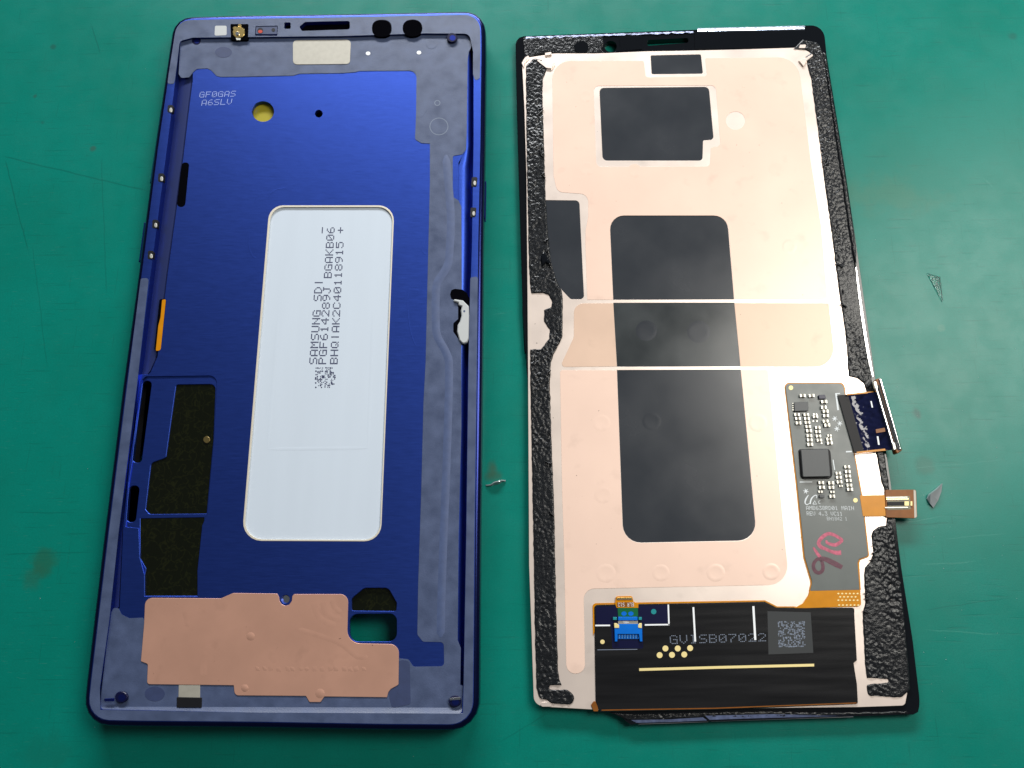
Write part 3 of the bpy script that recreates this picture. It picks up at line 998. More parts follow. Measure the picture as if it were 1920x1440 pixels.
# engraved letters on the plate
for line, p0, p1, u0, u1 in (("GF0GAS", (373, 183), (441, 181), (375, 172), (443, 170)), ("A6SLV", (377, 198), (434, 196), (379, 187), (436, 185))):
    text_parts('engraved_character', line, p0, p1, u0, u1, ZP, M['engrave'], A, dot=0.5, aspect=0.7)
for pts in ([(500, 372), (508, 362), (520, 355), (536, 352)], [(478, 382), (482, 370), (490, 362)], [(468, 440), (466, 458), (472, 478), (480, 484)],
            [(770, 530), (764, 560), (766, 600), (772, 630), (780, 650)], [(796, 450), (792, 470), (800, 478)]):
    bm = bmesh.new()
    ridge(bm, smooth_line(pts), 2.4, ZP, 0.008)
    link('scuff', bm, M['blue'], A, smooth=1.3)

# ================================================================== the display, face down
B = Thing('display_panel', at(1340, 700, 0), math.radians(1.25),
          'phone display lying face down, copper back with dark windows and torn black adhesive edges', 'phone display')
ZG, ZS, ZF = 1.7, 2.1, 2.14        # glass, copper sheet, film heights (mm)

glass = [(966, 68, 16), (1065, 64), (1280, 56), (1470, 48.5), (1545, 46, 26), (1550, 100), (1569, 217), (1587, 330), (1607, 465), (1641, 704), (1670, 900), (1691, 1067),
         (1712, 1200), (1725, 1310), (1724, 1340, 12), (1580, 1345), (1331, 1354), (1198, 1358), (1181, 1360), (1165, 1346), (1142, 1337), (1120, 1325), (1020, 1318, 10), (1006, 1290),
         (998, 1060), (993, 720), (987, 700), (986, 662), (979, 580), (979, 560), (972, 330), (968, 176)]
eye = ell(1145, 87, 11.5, 10.5)
speaker = [(1213, 75, 4), (1291, 71, 4), (1291, 80, 4), (1213, 86, 4)]
bm = bmesh.new()
gl = resample(world_loop(glass, ZG, 8), 420)
_, rtop = sweep(bm, gl, [(1.5, 0.02), (0.8, 0.15), (0.35, 0.5), (0.08, 0.95), (0.0, 1.35), (0.03, 1.60), (0.10, ZG)])
_, rbot = None, None
hv = []
for h in (eye, speaker):
    l = world_loop(h, ZG)
    vt = [bm.verts.new((p.x, p.y, ZG * MM)) for p in l]
    vd = [bm.verts.new((p.x, p.y, 0.02 * MM)) for p in l]
    for i in range(len(l)):
        j = (i + 1) % len(l)
        bm.faces.new((vt[i], vt[j], vd[j], vd[i]))
    hv.append(vt)
loops = [rtop] + hv
flat = [v for l in loops for v in l]
for t in geometry.tessellate_polygon([[Vector((v.co.x, v.co.y, 0)) for v in l] for l in loops]):
    try:
        bm.faces.new([flat[i] for i in t])
    except ValueError:
        pass
link('glass', bm, M['blackglass'], B, smooth=math.radians(40))

sheet = [(979, 122, 12), (988, 108, 10), (1040, 100), (1119, 100), (1211, 96), (1280, 95), (1385, 92.5), (1500, 89), (1534, 105, 10), (1544, 155), (1569, 330), (1590, 465), (1616, 669), (1630, 725), (1640, 790), (1657, 900), (1666, 983), (1677, 1067),
         (1690, 1186), (1697, 1258), (1701, 1300), (1697, 1323, 8), (1610, 1326), (1120, 1331), (1033, 1326), (1001, 1322, 18), (997, 1200), (992, 1060), (990, 700), (989, 560), (987, 330), (983, 200)]
big = [[(1143, 404, 26), (1363, 404, 28), (1376, 561.5), (1150, 562)],
       [(1150, 568), (1376.5, 567.5), (1388, 687), (1157, 687.5)],
       [(1157, 694), (1388.5, 693), (1419, 1013, 32), (1169, 1018, 34)]]
w1 = [(1220, 104, 2), (1314, 102, 3), (1318, 138, 3), (1222, 139, 3)]
w2 = [(1124, 165, 8), (1329, 163, 9), (1338, 262, 6), (1318, 263, 3), (1317, 301, 6), (1130, 301, 9)]
w3 = [(1006, 375), (1086, 376, 8), (1095, 561, 7), (1070, 561, 7), (1053, 543), (1020, 500), (1010, 420)]
plate('copper_sheet', B, sheet, ZG + 0.01, ZS, M['copper'], holes=big + [w1, w2, w3], bev=0.05)
for w, g in ((big[0], 6), (big[1], 6), (big[2], 6), (w1, 4), (w2, 4), (w3, 4)):
    cx = sum(p[0] for p in w) / len(w); cy = sum(p[1] for p in w) / len(w)
    ww = [(cx + (p[0] - cx) * 1.012, cy + (p[1] - cy) * 1.008) + tuple(p[2:]) for p in w]
    plate('graphite_window', B, ww, ZG, ZS - 0.05, M['graphite_mid' if w is big[1] else 'graphite'])

film1 = [(1035, 114, 34), (1207, 114, 3), (1211, 145, 5), (1326, 143, 5), (1322, 109, 3), (1496, 107, 42), (1520, 301), (1540, 425), (1552, 561), (1376.5, 561.5), (1364, 404, 28),
         (1142.5, 404, 26), (1149.5, 562), (1101, 562), (1097.5, 452), (1098, 433), (1103, 406), (1103, 364, 16), (1045, 360, 14), (1038, 330)]
hole2 = [(1113, 161, 10), (1342, 160, 10), (1351, 274, 8), (1333, 276, 4), (1331, 312, 8), (1118, 313, 10)]
spot = ell(1379, 226, 18, 17, 24)
plate('copper_film', B, film1, ZS + 0.001, ZF, M['cfilm'], holes=[hole2, spot], bev=0.015)
film2l = [(1076, 569, 18), (1149.8, 568.5), (1156.5, 687), (1050, 688, 6), (1076, 632, 20)]
film2r = [(1377, 568), (1554, 568), (1567, 688, 34), (1388.5, 687.5)]
plate('copper_film', B, film2l, ZS + 0.001, ZF, M['cfilm_tan'], bev=0.015)
plate('copper_film', B, film2r, ZS + 0.001, ZF, M['cfilm_tan'], bev=0.015)
film3 = [(1050, 694, 5), (1156.5, 694), (1168, 1019, 35), (1420, 1014, 33), (1389, 693.5), (1440, 693), (1450, 793), (1480, 1096, 36), (1113, 1103, 22), (1093, 1104, 2), (1097, 1263, 17),
         (1062, 1263, 17), (1058, 1050), (1054, 926)]
film3 = [(1050, 694, 5), (1156.5, 694), (1168, 1019, 35), (1420, 1014, 33), (1389, 693.5), (1440, 693), (1450, 793), (1480, 1096, 36), (1094, 1104, 20), (1097, 1263, 17),
         (1062, 1263, 17), (1058, 1050), (1054, 926)]
plate('copper_film', B, film3, ZS + 0.001, ZF, M['cfilm'], bev=0.015)


def dimple(x, y, r, depth, mat, z=ZF):
    bm = bmesh.new()
    rings = []
    for rr, zz in ((1.0, 0.002), (0.88, 0.018), (0.76, 0.032), (0.6, 0.022), (0.35, 0.012), (0.1, 0.010)):
        rings.append([at(x + r * rr * math.cos(a * .2618), y + r * .95 * rr * math.sin(a * .2618), z + zz * depth * 0.6) for a in range(25)])
    strip_between(bm, rings)
    bm.faces.new([bm.verts.new(p) for p in rings[-1][:24]])
    return link('dimple', bm, mat, B, smooth=1.3)


for x, y, r, d in ((1128, 793, 17, .7), (1131, 928, 17, .7), (1136, 1075, 19, 1.2), (1239, 1074, 17, 1.2), (1342, 1074, 18, 1.4), (1446, 1072, 17, 1.4),
                   (1098, 180, 13, .6), (1100, 316, 14, .6), (1480, 462, 14, .7), (1421, 793, 18, .7), (1190, 320, 13, .5), (1455, 318, 14, .5)):
    dimple(x, y, r, d, M['cfilm'])
for x, y, r, d in ((1212, 620, 20, .5), (1222, 790, 18, .5), (1310, 622, 22, .4)):
    dimple(x, y, r, d, M['graphite'], ZS - 0.05)

# torn adhesive down both sides
left_bead = [(986, 124, 4), (1000, 108, 10), (1016, 112), (1010, 118), (1026, 124), (1024, 131), (1018, 147), (1017, 176), (1019, 238), (1022, 330), (1023, 370), (1026, 420), (1030, 470), (1034, 493),
             (1043.5, 525), (1053, 544), (1055, 560), (1055, 631), (1037, 666), (1032.5, 682), (1031, 720), (1032.5, 780), (1035, 850), (1039, 950), (1041, 1050), (1043, 1150), (1046, 1250), (1049, 1274), (1053, 1284),
             (1032, 1285, 3), (1029, 1293, 3), (1070, 1294, 14), (1078, 1308, 12), (1072, 1321, 8), (1034, 1319), (1026, 1312), (1012, 1310, 8), (1006, 1290), (1004.5, 1250), (1002.5, 1150), (1001, 1060), (997.5, 875), (994.5, 720),
             (994, 655), (1015, 654), (1020.5, 647), (1030, 633.5), (1031, 617), (1024.5, 609), (1020, 601), (1020.5, 581), (1034, 575), (1036, 566), (1028.5, 552), (1018, 549), (996, 549), (994.5, 540), (992, 500),
             (990.5, 430), (988.5, 330), (987, 250)]
right_bead = [(1488, 91), (1513, 93), (1522, 98, 3), (1510, 106, 3), (1513, 113), (1515, 124), (1521, 147), (1529.5, 207), (1539, 280), (1545, 330), (1559, 430), (1572, 533), (1586, 628), (1592.5, 705), (1609, 710, 6), (1620, 718, 6), (1626, 734),
              (1643, 845.5), (1653, 901), (1659, 921), (1664, 971, 3), (1662, 985, 3), (1647, 987.5, 6), (1636, 996, 8), (1635, 1006), (1638, 1035), (1634, 1050, 8), (1623, 1064, 8), (1621, 1077), (1623, 1129), (1618, 1150), (1620, 1200), (1624, 1262),
              (1626, 1271), (1666, 1273, 3), (1668, 1280, 3), (1626, 1283, 3), (1627, 1304, 8), (1690, 1308, 10), (1707, 1294, 8), (1705, 1258), (1698, 1186), (1692, 1120), (1685, 1067), (1674, 983), (1666, 900), (1649, 790), (1634, 707), (1626, 669), (1616, 601), (1605, 506), (1599, 476),
              (1589, 411), (1578, 330), (1561, 217), (1552, 155), (1544, 100), (1535, 80, 10), (1505, 74)]
right_bead2 = [(1543, 96), (1549, 100), (1568, 217), (1586, 330), (1606, 468), (1606, 500), (1600, 474), (1590, 411), (1579, 330), (1562, 217), (1553, 155)]
lumpy('torn_adhesive', B, left_bead, ZS - 0.02, ZS + 0.22, M['tar'], 0.24, 0.6, 0.22)
lumpy('torn_adhesive', B, right_bead, ZS - 0.02, ZS + 0.20, M['tar'], 0.22, 0.6, 0.22)
lumpy('torn_adhesive', B, right_bead2, ZG - 0.02, ZS + 0.10, M['tar'], 0.14, 0.5, 0.2)
# strings and flakes pulled out of the adhesive
edge_l = [(1017, 176), (1019, 238), (1022, 330), (1026, 420), (1034, 493), (1031, 720), (1035, 850), (1041, 1050), (1045, 1230)]
edge_r = [(1539, 280), (1559, 430), (1572, 533), (1586, 628), (1637, 1035), (1621, 1077), (1620, 1200)]
for k in range(26):
    left = k % 2 == 0
    e = edge_l if left else edge_r
    i = random.randrange(len(e) - 1)
    t = random.random()
    x = e[i][0] + (e[i + 1][0] - e[i][0]) * t; y = e[i][1] + (e[i + 1][1] - e[i][1]) * t
    sg = -1 if left else 1
    l = random.uniform(8, 20)
    a0 = random.uniform(-1.1, 1.1)
    pts = smooth_line([(x - sg * random.uniform(-1, 2.2), y), (x + sg * l * .4, y + l * .5 * math.sin(a0)), (x + sg * l * .7 * math.cos(a0), y + l * math.sin(a0) + random.uniform(-3, 3))], 4)
    bm = bmesh.new()
    ridge(bm, pts, random.uniform(1.8, 4.0), ZS + 0.30, random.uniform(.15, .4))
    link('adhesive_string', bm, M['tar'], B, smooth=1.2)
# top bezel tape, partly scuffed
bezel = [(978, 72, 6), (1065, 68), (1205, 63), (1213, 75, 2), (1205, 62)]
bz1 = [(980, 71), (1062, 67), (1130, 66), (1132, 80), (1128, 92), (1134, 99), (1112, 100), (1041, 99), (1010, 101), (984, 110)]
lumpy('bezel_tape', B, bz1, ZG - 0.02, ZG + 0.18, M['tar'], 0.10, 0.5, 0.24)
bz2 = [(1160, 64), (1204, 62), (1204, 92), (1158, 96), (1155, 98), (1163, 88)]
plate('bezel_tape', B, bz2, ZG, ZG + 0.14, M['blackglass'], bev=0.04)
bz3 = [(1302, 57), (1500, 50), (1510, 52), (1512, 84), (1486, 88), (1303, 93)]
plate('bezel_tape', B, bz3, ZG, ZG + 0.16, M['blackglass'], bev=0.05)
bm = bmesh.new()
xs = [1308 + 201 * k / 12 for k in range(13)]
strip_between(bm, [[at(x, 52.8 - (x - 1308) * 0.0245, ZG + 0.02) for x in xs], [at(x, 54.5 - (x - 1308) * 0.024, ZG + 0.16) for x in xs],
                   [at(x, 58.5 - (x - 1308) * 0.023, ZG + 0.34) for x in xs], [at(x, 61 - (x - 1308) * 0.022, ZG + 0.12) for x in xs]])
link('painted_edge_glint', bm, pbr('painted edge glint', (0.55, 0.62, 0.75), 0.16, 0.8, 0.3, 8, 0.3, 5), B, smooth=0.3)  # glint along the glass edge, put into a pale tilted strip
bm = bmesh.new()
xs = [986 + 314 * k / 60 for k in range(61)]
strip_between(bm, [[at(x, 69 - (x - 986) * 0.034 + 1.2 * noise.noise((x * .15, 1, 0)), ZG + 0.05) for x in xs],
                   [at(x, 72 - (x - 986) * 0.034 + 2.6 * noise.noise((x * .11, 4, 0)), ZG + 0.22) for x in xs]])
link('scuffed_edge', bm, M['scuff'], B)
disc('bezel_mark', B, 1090, 88, 14, ZG + 0.1, ZG + 0.30, M['blackglass'], 12, bev=0.05)
for x in (1362, 1412, 1448):
    disc('bezel_mark', B, x, 75, 13, ZG + 0.1, ZG + 0.166, M['blackglass'], 11)
for pts in ([(978, 118, 3), (984, 108, 4), (993, 102, 4), (992, 107), (984, 116), (982, 126)], [(1022, 99), (1034, 97, 2), (1034, 102), (1022, 104)],
            [(1500, 84), (1512, 83, 2), (1510, 90, 2), (1498, 90)]):
    plate('copper_tab', B, pts, ZS, ZS + 0.3, M['copper'], bev=0.03)
plate('copper_tab', B, [(1006, 113, 1), (1010, 112, 1), (1030, 121), (1040, 118), (1034, 128), (1024, 127)], ZS, ZS + 0.42, M['copper'], bev=0.03)
plate('copper_tab', B, [(1523, 101, 2), (1525, 104, 2), (1512, 114), (1507, 124), (1498, 113), (1510, 109)], ZS, ZS + 0.42, M['copper'], bev=0.03)
plate('copper_tab', B, [(1013, 1318, 5), (1030, 1315, 4), (1034, 1320, 3), (1033, 1325, 2), (1015, 1325, 4)], ZS, ZS + 0.1, M['copper'], bev=0.03)
# bright bare edge where the glass has broken away
bm = bmesh.new()
ribbon(bm, [(1605, 500), (1612, 560), (1621, 620), (1629, 668), (1637, 706)], [1, 4, 4, 4, 2], ZG + 0.12, 0.0)
link('metal_edge', bm, M['chrome'], B)
lumpy('torn_adhesive', B, [(1014, 480), (1019, 470, 2), (1026, 480), (1033, 492), (1033, 500), (1024, 492), (1016, 499)], ZS + 0.1, ZS + 0.65, M['blackglass'], 0.2, 0.8, 0.25, label='loose torn flap of black adhesive')
plate('side_button', B, [(979, 581), (985, 580), (988, 660), (983, 661)], 0.4, 1.5, M['blackglass'], bev=0.2)

# broken glass edge at the bottom
lumpy('torn_adhesive', B, [(1146, 1337), (1200, 1340), (1330, 1336), (1430, 1334), (1580, 1337), (1700, 1334), (1704, 1338), (1560, 1341), (1330, 1345), (1195, 1350), (1178, 1350)], ZG - 0.02, ZG + 0.10, M['tar'], 0.14, 0.5, 0.22)
for top_, low_ in (([(1183, 1350), (1250, 1349), (1318, 1345)], [(1197, 1357), (1250, 1355.5), (1328, 1352.5)]),
                   ([(1322, 1342), (1450, 1339), (1490, 1340), (1600, 1343)], [(1333, 1352), (1450, 1348), (1490, 1346.7), (1600, 1343.5)])):
    bm = bmesh.new()
    strip_between(bm, [[at(x, y, ZG + 0.16) for x, y in top_], [at(x, y, ZG - 0.05) for x, y in low_]])
    link('glass_bevel', bm, M['bevel'], B)
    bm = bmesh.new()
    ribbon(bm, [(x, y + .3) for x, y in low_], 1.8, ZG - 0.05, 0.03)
    link('painted_bevel_glint', bm, M['chrome'], B)  # white glint under the bevel, drawn as a bright ribbon

# ---- flexible circuit board with its chips
ZB = ZF + 0.24
board = [(1472, 719, 8), (1581, 719, 10), (1584, 738), (1601, 850), (1616, 934), (1628, 1042, 5), (1611, 1048, 4), (1608, 1055, 3), (1612, 1106), (1519, 1108), (1523, 1092, 20), (1509, 1045), (1494, 900)]
fb = plate('flex_board', B, board, ZF + 0.01, ZB, M['pcb'], bev=0.04)
edge = plate('board_edge', B, [(1470, 717, 9), (1583, 717, 10), (1586, 738), (1603, 850), (1618, 934), (1630, 1044, 5), (1613, 1050, 4), (1611, 1056, 3), (1614, 1106), (1517, 1108), (1520.5, 1092, 20), (1506.5, 1045), (1491.5, 900)],
             ZF, ZF + 0.1, M['amber'])
gs = plate('contact_tail', B, [(1519, 1106), (1613, 1104), (1615, 1137, 6), (1488, 1141), (1506, 1131), (1516, 1116)], ZF + 0.01, ZB - 0.02, M['amber'], bev=0.03)
for r in range(4):
    for k in range(6):
        x = 1572 + k * 7.2 + (r % 2) * 3.4 - (2 if r == 3 else 0)
        y = 1113 + r * 6.2 + (3 if r == 3 else 0)
        if x < 1610:
            plate('contact_pad', B, [(x - 2.4, y + .4), (x - .3, y - 1.7), (x + 2.4, y - .4), (x + .3, y + 1.7)], ZB - 0.03, ZB + 0.02, M['palegold'], parent=gs)
chip_spec = [('controller_chip', [(1502, 843, 2), (1553, 842, 2), (1557, 893, 2), (1506, 894, 2)], 0.85, 'chip', 'large square chip'),
             ('small_chip', [(1489, 754, 1), (1515, 753, 1), (1516, 770, 1), (1490, 771, 1)], 0.55, 'chip', None),
             ('small_chip', [(1535, 740.5, 1), (1547, 740, 1), (1549, 747.5, 1), (1536, 748, 1)], 0.5, 'navy', None)]
under = plate('underfill', B, [(1497, 842, 4), (1557, 841, 8), (1562, 898, 10), (1501, 899, 9)], ZB, ZB + 0.16, M['black'], parent=fb, bev=0.12)
for nm, pts, h, mt, lb in chip_spec:
    plate(nm, B, pts, ZB, ZB + h, M[mt], bev=0.06, parent=fb, label=lb)
for k in range(4):
    plate('chip_leg', B, [(1486, 755.5 + k * 4), (1490, 755.5 + k * 4), (1490, 757.5 + k * 4), (1486, 757.5 + k * 4)], ZB, ZB + 0.2, M['solder'], parent=fb)

caps = [(1503.7, 742.8, 1), (1520.4, 742.8, 1), (1543.9, 754.3, 1.05), (1543.3, 764.7, 1), (1546.5, 772, 1), (1547.3, 780.3, 1), (1546.5, 790.7, 1), (1549.6, 798, 1),
        (1554.3, 817.3, .7), (1553.2, 824, .95), (1554.3, 831.4, 1), (1493.3, 778.2, .95), (1494.9, 785.5, .95), (1496, 793.9, .95), (1510.5, 778.2, .95), (1511.6, 785.5, .95),
        (1512.6, 792.8, .95), (1514.2, 800.6, .95), (1515.7, 808.4, 1), (1516.3, 817.8, .95), (1517, 825.6, .95), (1517.8, 834, 1), (1527.7, 781.9, .9), (1531.9, 802.2, .9), (1532.4, 810, .9),
        (1533.4, 818.3, .9), (1535, 826.1, .9),
        (1586.9, 876, .95), (1588, 884.9, .95), (1588.7, 893.2, .95), (1589.8, 901.4, .95), (1591, 910.3, .95), (1592.2, 918, 1), (1570.4, 887.9, .9), (1571.5, 895.5, .95), (1572.5, 904.1, .95),
        (1575.7, 911.5, .6), (1538.5, 905.6, .95), (1539.7, 914.4, 1), (1537.3, 922.3, .7), (1556.8, 906.1, 1), (1557.4, 914.4, .95), (1559.7, 922.7, .7), (1559.1, 931, .95)]
cap_me = None
for x, y, s in caps:
    c = at(x, y, ZB)
    if cap_me is None:
        bm = bmesh.new()
        for x0, x1, hy, hz, mi in ((-0.062, -0.028, 0.036, 0.052, 1), (-0.028, 0.028, 0.032, 0.046, 0), (0.028, 0.062, 0.036, 0.052, 1)):
            vv = [bm.verts.new((xx, yy, zz)) for zz in (0, hz) for xx, yy in ((x0, -hy), (x1, -hy), (x1, hy), (x0, hy))]
            for q in ((0, 1, 2, 3), (4, 5, 6, 7), (0, 1, 5, 4), (1, 2, 6, 5), (2, 3, 7, 6), (3, 0, 4, 7)):
                f = bm.faces.new([vv[i] for i in q]); f.material_index = mi
        bmesh.ops.recalc_face_normals(bm, faces=bm.faces[:])
        cap_me = bpy.data.meshes.new('capacitor')
        bm.to_mesh(cap_me); bm.free()
        cap_me.materials.append(M['cap']); cap_me.materials.append(M['solder'])
    o = bpy.data.objects.new('capacitor', cap_me)
    COL.objects.link(o)
    o.parent = fb
    o.location = (B.inv @ c) - fb.location
    o.rotation_euler = (0, 0, math.radians(0.8 - 1.25 + random.uniform(-2, 2)))
    o.scale = (s * .92, s * random.uniform(.82, .92), s * 1.05)
for x, y in ((1526, 776.5), (1531, 776.8), (1525, 789.6), (1532, 789.6), (1540.5, 831)):
    disc('solder_dot', B, x, y, 1.6, ZB, ZB + 0.12, M['solder'], parent=fb, n=8)
plate('dark_resistor', B, [(1537, 928), (1546, 928), (1546, 933), (1537, 933)], ZB, ZB + 0.45, M['chip'], parent=fb)
for x, y in ((1483, 727), (1604, 938)):
    disc('gold_dot', B, x, y, 4.2, ZB, ZB + 0.03, M['palegold'], parent=fb)
M['boardprint'] = pbr('board print', (0.62, 0.66, 0.68), 0.5)


def mark(strokes):
    bm = bmesh.new()
    for pts, w, h in strokes:
        ribbon(bm, pts, w, ZB, h)
    link('printed_mark', bm, M['boardprint'], B, fb)


for pts, w in (([(1499.5, 903.8), (1523, 903.6)], 1.8), ([(1562, 862), (1565, 881)], 1.8), ([(1586, 847), (1597, 846.5)], 2.6)):
    mark([(pts, w, 0.02)])
mark([([(1566, 738), (1575, 737.8)], 2, 0.02), ([(1567.5, 738), (1571.5, 769)], 3.2, 0.024)])
for x, y in ((1511, 921), (1565, 785), (1574.5, 794), (1569, 804)):
    st = []
    for k in range(3):
        q = k * math.pi / 3 + 0.2
        st.append(([(x - 5.5 * math.cos(q), y - 5.5 * math.sin(q)), (x, y), (x + 5.5 * math.cos(q), y + 5.5 * math.sin(q))], [0.5, 2.4, 0.5], 0.015 + k * .004))
    mark(st)
mark([(smooth_line([(1516, 928), (1511.5, 935), (1509.5, 941.5), (1511, 945.3), (1514.5, 945.7), (1518.4, 943)]), [1, 1.4, 1.8, 2.2, 2.6, 2.8, 3, 3, 2.8, 2.6, 2.4, 2.2, 2, 1.8, 1.6, 1.6, 1.6, 1.6, 1.6, 1.6, 1.4, 1.4, 1.2, 1, 1, 1], 0.02),
      (smooth_line([(1519, 945), (1520, 939), (1522.5, 933.5), (1527.5, 929), (1531.4, 929.2), (1530.8, 934)]), [2.6] * 10 + [2.4, 2.2, 2, 1.8, 1.6, 1.6, 1.6, 1.6, 1.6, 1.6, 1.4, 1.4, 1.2, 1, 1, 1], 0.024),
      ([(1524, 945), (1527.5, 939), (1531, 945.3), (1524, 945.2)], 1.5, 0.028)])
mark([([(1538, 938), (1535, 940), (1535, 943.5), (1538, 944.5)], 1, 0.02)])
text_parts('printed_character', "AMB638RD01 MAIN", (1512, 956), (1601.5, 956.5), (1511, 948.5), (1600.5, 949), ZB, M['boardprint'], B, fb, dot=0.60, sides=4)
text_parts('printed_character', "REV 4.3 VC11", (1513, 966.5), (1580, 967), (1512, 959), (1579, 959.5), ZB, M['boardprint'], B, fb, dot=0.60, sides=4)
text_parts('printed_character', "BH1842 1", (1551, 975.5), (1589, 976), (1550, 969), (1588, 969.5), ZB, M['boardprint'], B, fb, dot=0.55, sides=4)


def zz(p):
    return (1500 + p[0] / 13.09, 980 + p[1] / 13.09)


for k, (mt, pts, w) in enumerate((('pink', [(650, 430), (660, 490), (760, 530), (870, 545), (970, 490), (1030, 430), (950, 365), (830, 300), (700, 270), (580, 330), (485, 430), (460, 520), (520, 600), (620, 640),
                            (760, 705), (900, 740), (1010, 735)], [3, 5, 6, 7, 6.5, 5.5, 5.5, 6, 6.5, 7, 7, 7, 7, 6, 6, 8, 9]),
                   ('pink', [(325, 605), (390, 700), (440, 780), (500, 850)], [3, 5, 6, 6]),
                   ('maroon', [(480, 880), (620, 895), (760, 960), (900, 1030), (1035, 1100)], [7, 9, 10, 10, 8]),
                   ('maroon', [(545, 930), (440, 890), (350, 980), (330, 1090), (380, 1195), (470, 1230), (550, 1170), (562, 1060), (530, 930)], [6, 6, 6.5, 6.5, 7, 7, 7, 6.5, 6]))):
    bm = bmesh.new()
    sl = smooth_line([zz(p) for p in pts])
    ws = [w[min(len(w) - 1, i // 5)] + (w[min(len(w) - 1, i // 5 + 1)] - w[min(len(w) - 1, i // 5)]) * (i % 5) / 5 for i in range(len(sl))]
    ribbon(bm, sl, ws, ZB, 0.012 + 0.004 * k)
    link('marker_stroke', bm, M[mt], B, fb)

# ---- navy connector flex, bent up to a metal connector bar
bm = bmesh.new()
rows = []
for k in range(19):
    t = k / 18
    z = ZB + 0.03 + 2.3 * max(0.0, t - 0.28) ** 1.3 + 0.18 * math.exp(-((t - 0.3) / 0.07) ** 2)
    row = []
    for j in range(15):
        s = j / 14
        xa, ya = 1572 + 32 * s, 741 + 106 * s
        xb, yb = 1644 + 34 * s, 735 + 108 * s
        wv = 0.05 * noise.noise((t * 7, s * 9, 2.0)) * min(1, max(0, (t - .2) * 6))
        row.append(at(xa + (xb - xa) * t, ya + (yb - ya) * t, z + wv))
    rows.append(row)
strip_between(bm, rows)
cf = link('connector_flex', bm, M['navyflex'], B, smooth=1.4)
plate('flex_dark_patch', B, [(1571, 741), (1590, 740), (1620, 846.5), (1602, 848)], ZB + 0.3, ZB + 0.36, M['black'], parent=cf)  # matte black sheet added to hide the lamp's reflection here
for pts, mt in (([(1632, 752), (1634.5, 752), (1637, 764), (1634.5, 764)], 'white'), ([(1644, 818), (1647, 818), (1649.5, 834), (1646.5, 834)], 'white'),
                ([(1642, 805), (1659, 802), (1660, 809), (1643, 812)], 'brown')):
    plate('flex_mark', B, pts, 3.9, 4.0, M[mt], parent=cf)
plate('flex_border', B, [(1606, 847), (1677, 839), (1678, 843), (1607, 850)], 3.2, 3.3, M['amber'], parent=cf)
plate('flex_border', B, [(1588, 738.5), (1638, 733.5), (1638, 736.5), (1588, 741)], 3.2, 3.3, M['amber'], parent=cf)
cb = plate('connector_bar', B, [(1642, 711, 2), (1652, 708, 2), (1692, 844, 3), (1681, 852, 3)], 2.6, 4.2, M['brown'], bev=0.15)
plate('metal_rail', B, [(1639, 719, 1), (1642.5, 717.5, 1), (1679, 841, 1), (1675.5, 843, 1)], 3.9, 4.5, M['chrome'], bev=0.15, parent=cb)
plate('metal_rail', B, [(1648, 709, 2), (1652.5, 708, 2), (1692, 842, 2), (1686, 844, 2)], 3.7, 4.7, M['chrome'], bev=0.35, parent=cb)
plate('rail_gap', B, [(1645, 722), (1648, 721), (1684, 842), (1680.5, 843)], 4.0, 4.25, M['black'], parent=cb)
for pts in ([(1637.5, 716, 1), (1643, 714, 1), (1646.5, 727, 1), (1641, 729, 1)], [(1673, 831, 1), (1678, 829.5, 1), (1681, 842, 1), (1676, 844, 1)]):
    plate('rail_clip', B, pts, 4.0, 4.6, M['solder'], bev=0.08, parent=cb)

# ---- amber tail with its socket
ft = plate('amber_tail', B, [(1612, 929), (1659, 928), (1661, 967.5), (1618, 968)], ZF + 0.05, ZF + 0.3, M['amber'], bev=0.03)
tp = plate('tail_pad', B, [(1660, 918.5, 3), (1718, 918, 4), (1720, 970, 5), (1714, 972, 3), (1661, 970, 3)], ZF + 0.1, ZF + 0.4, M['brown'], bev=0.06)
plate('pad_border', B, [(1713, 918.8), (1717, 918.8, 3), (1719, 970, 3), (1714.5, 971)], ZF + 0.35, ZF + 0.42, M['steel'], parent=tp)
plate('pad_socket', B, [(1663, 931, 1), (1706, 930, 2), (1708, 955, 2), (1664, 956, 1)], ZF + 0.38, ZF + 0.43, pbr('greenish socket', (0.10, 0.085, 0.03), 0.3), parent=tp)
plate('socket_core', B, [(1664, 941), (1696, 940.5), (1696.5, 947), (1664.5, 947.5)], ZF + 0.4, ZF + 0.6, M['black'], parent=tp, bev=0.03)
for y in (932.5, 935.8, 951.5):
    plate('socket_pin', B, [(1659 + (y % 3), y - .7), (1704 - (y % 5), y - 1.2), (1704 - (y % 5), y + .4), (1659 + (y % 3), y + 1)], ZF + 0.4, ZF + 0.55, M['solder'] if y != 935.8 else M['gold'], parent=tp)
for x, w in ((1698.5, 2.4), (1702.5, 1.6), (1709, 1.6)):
    plate('socket_contact', B, [(x - w, 940), (x + w, 940), (x + w, 948), (x - w, 948)], ZF + 0.4, ZF + 0.62, M['palegold'], parent=tp)

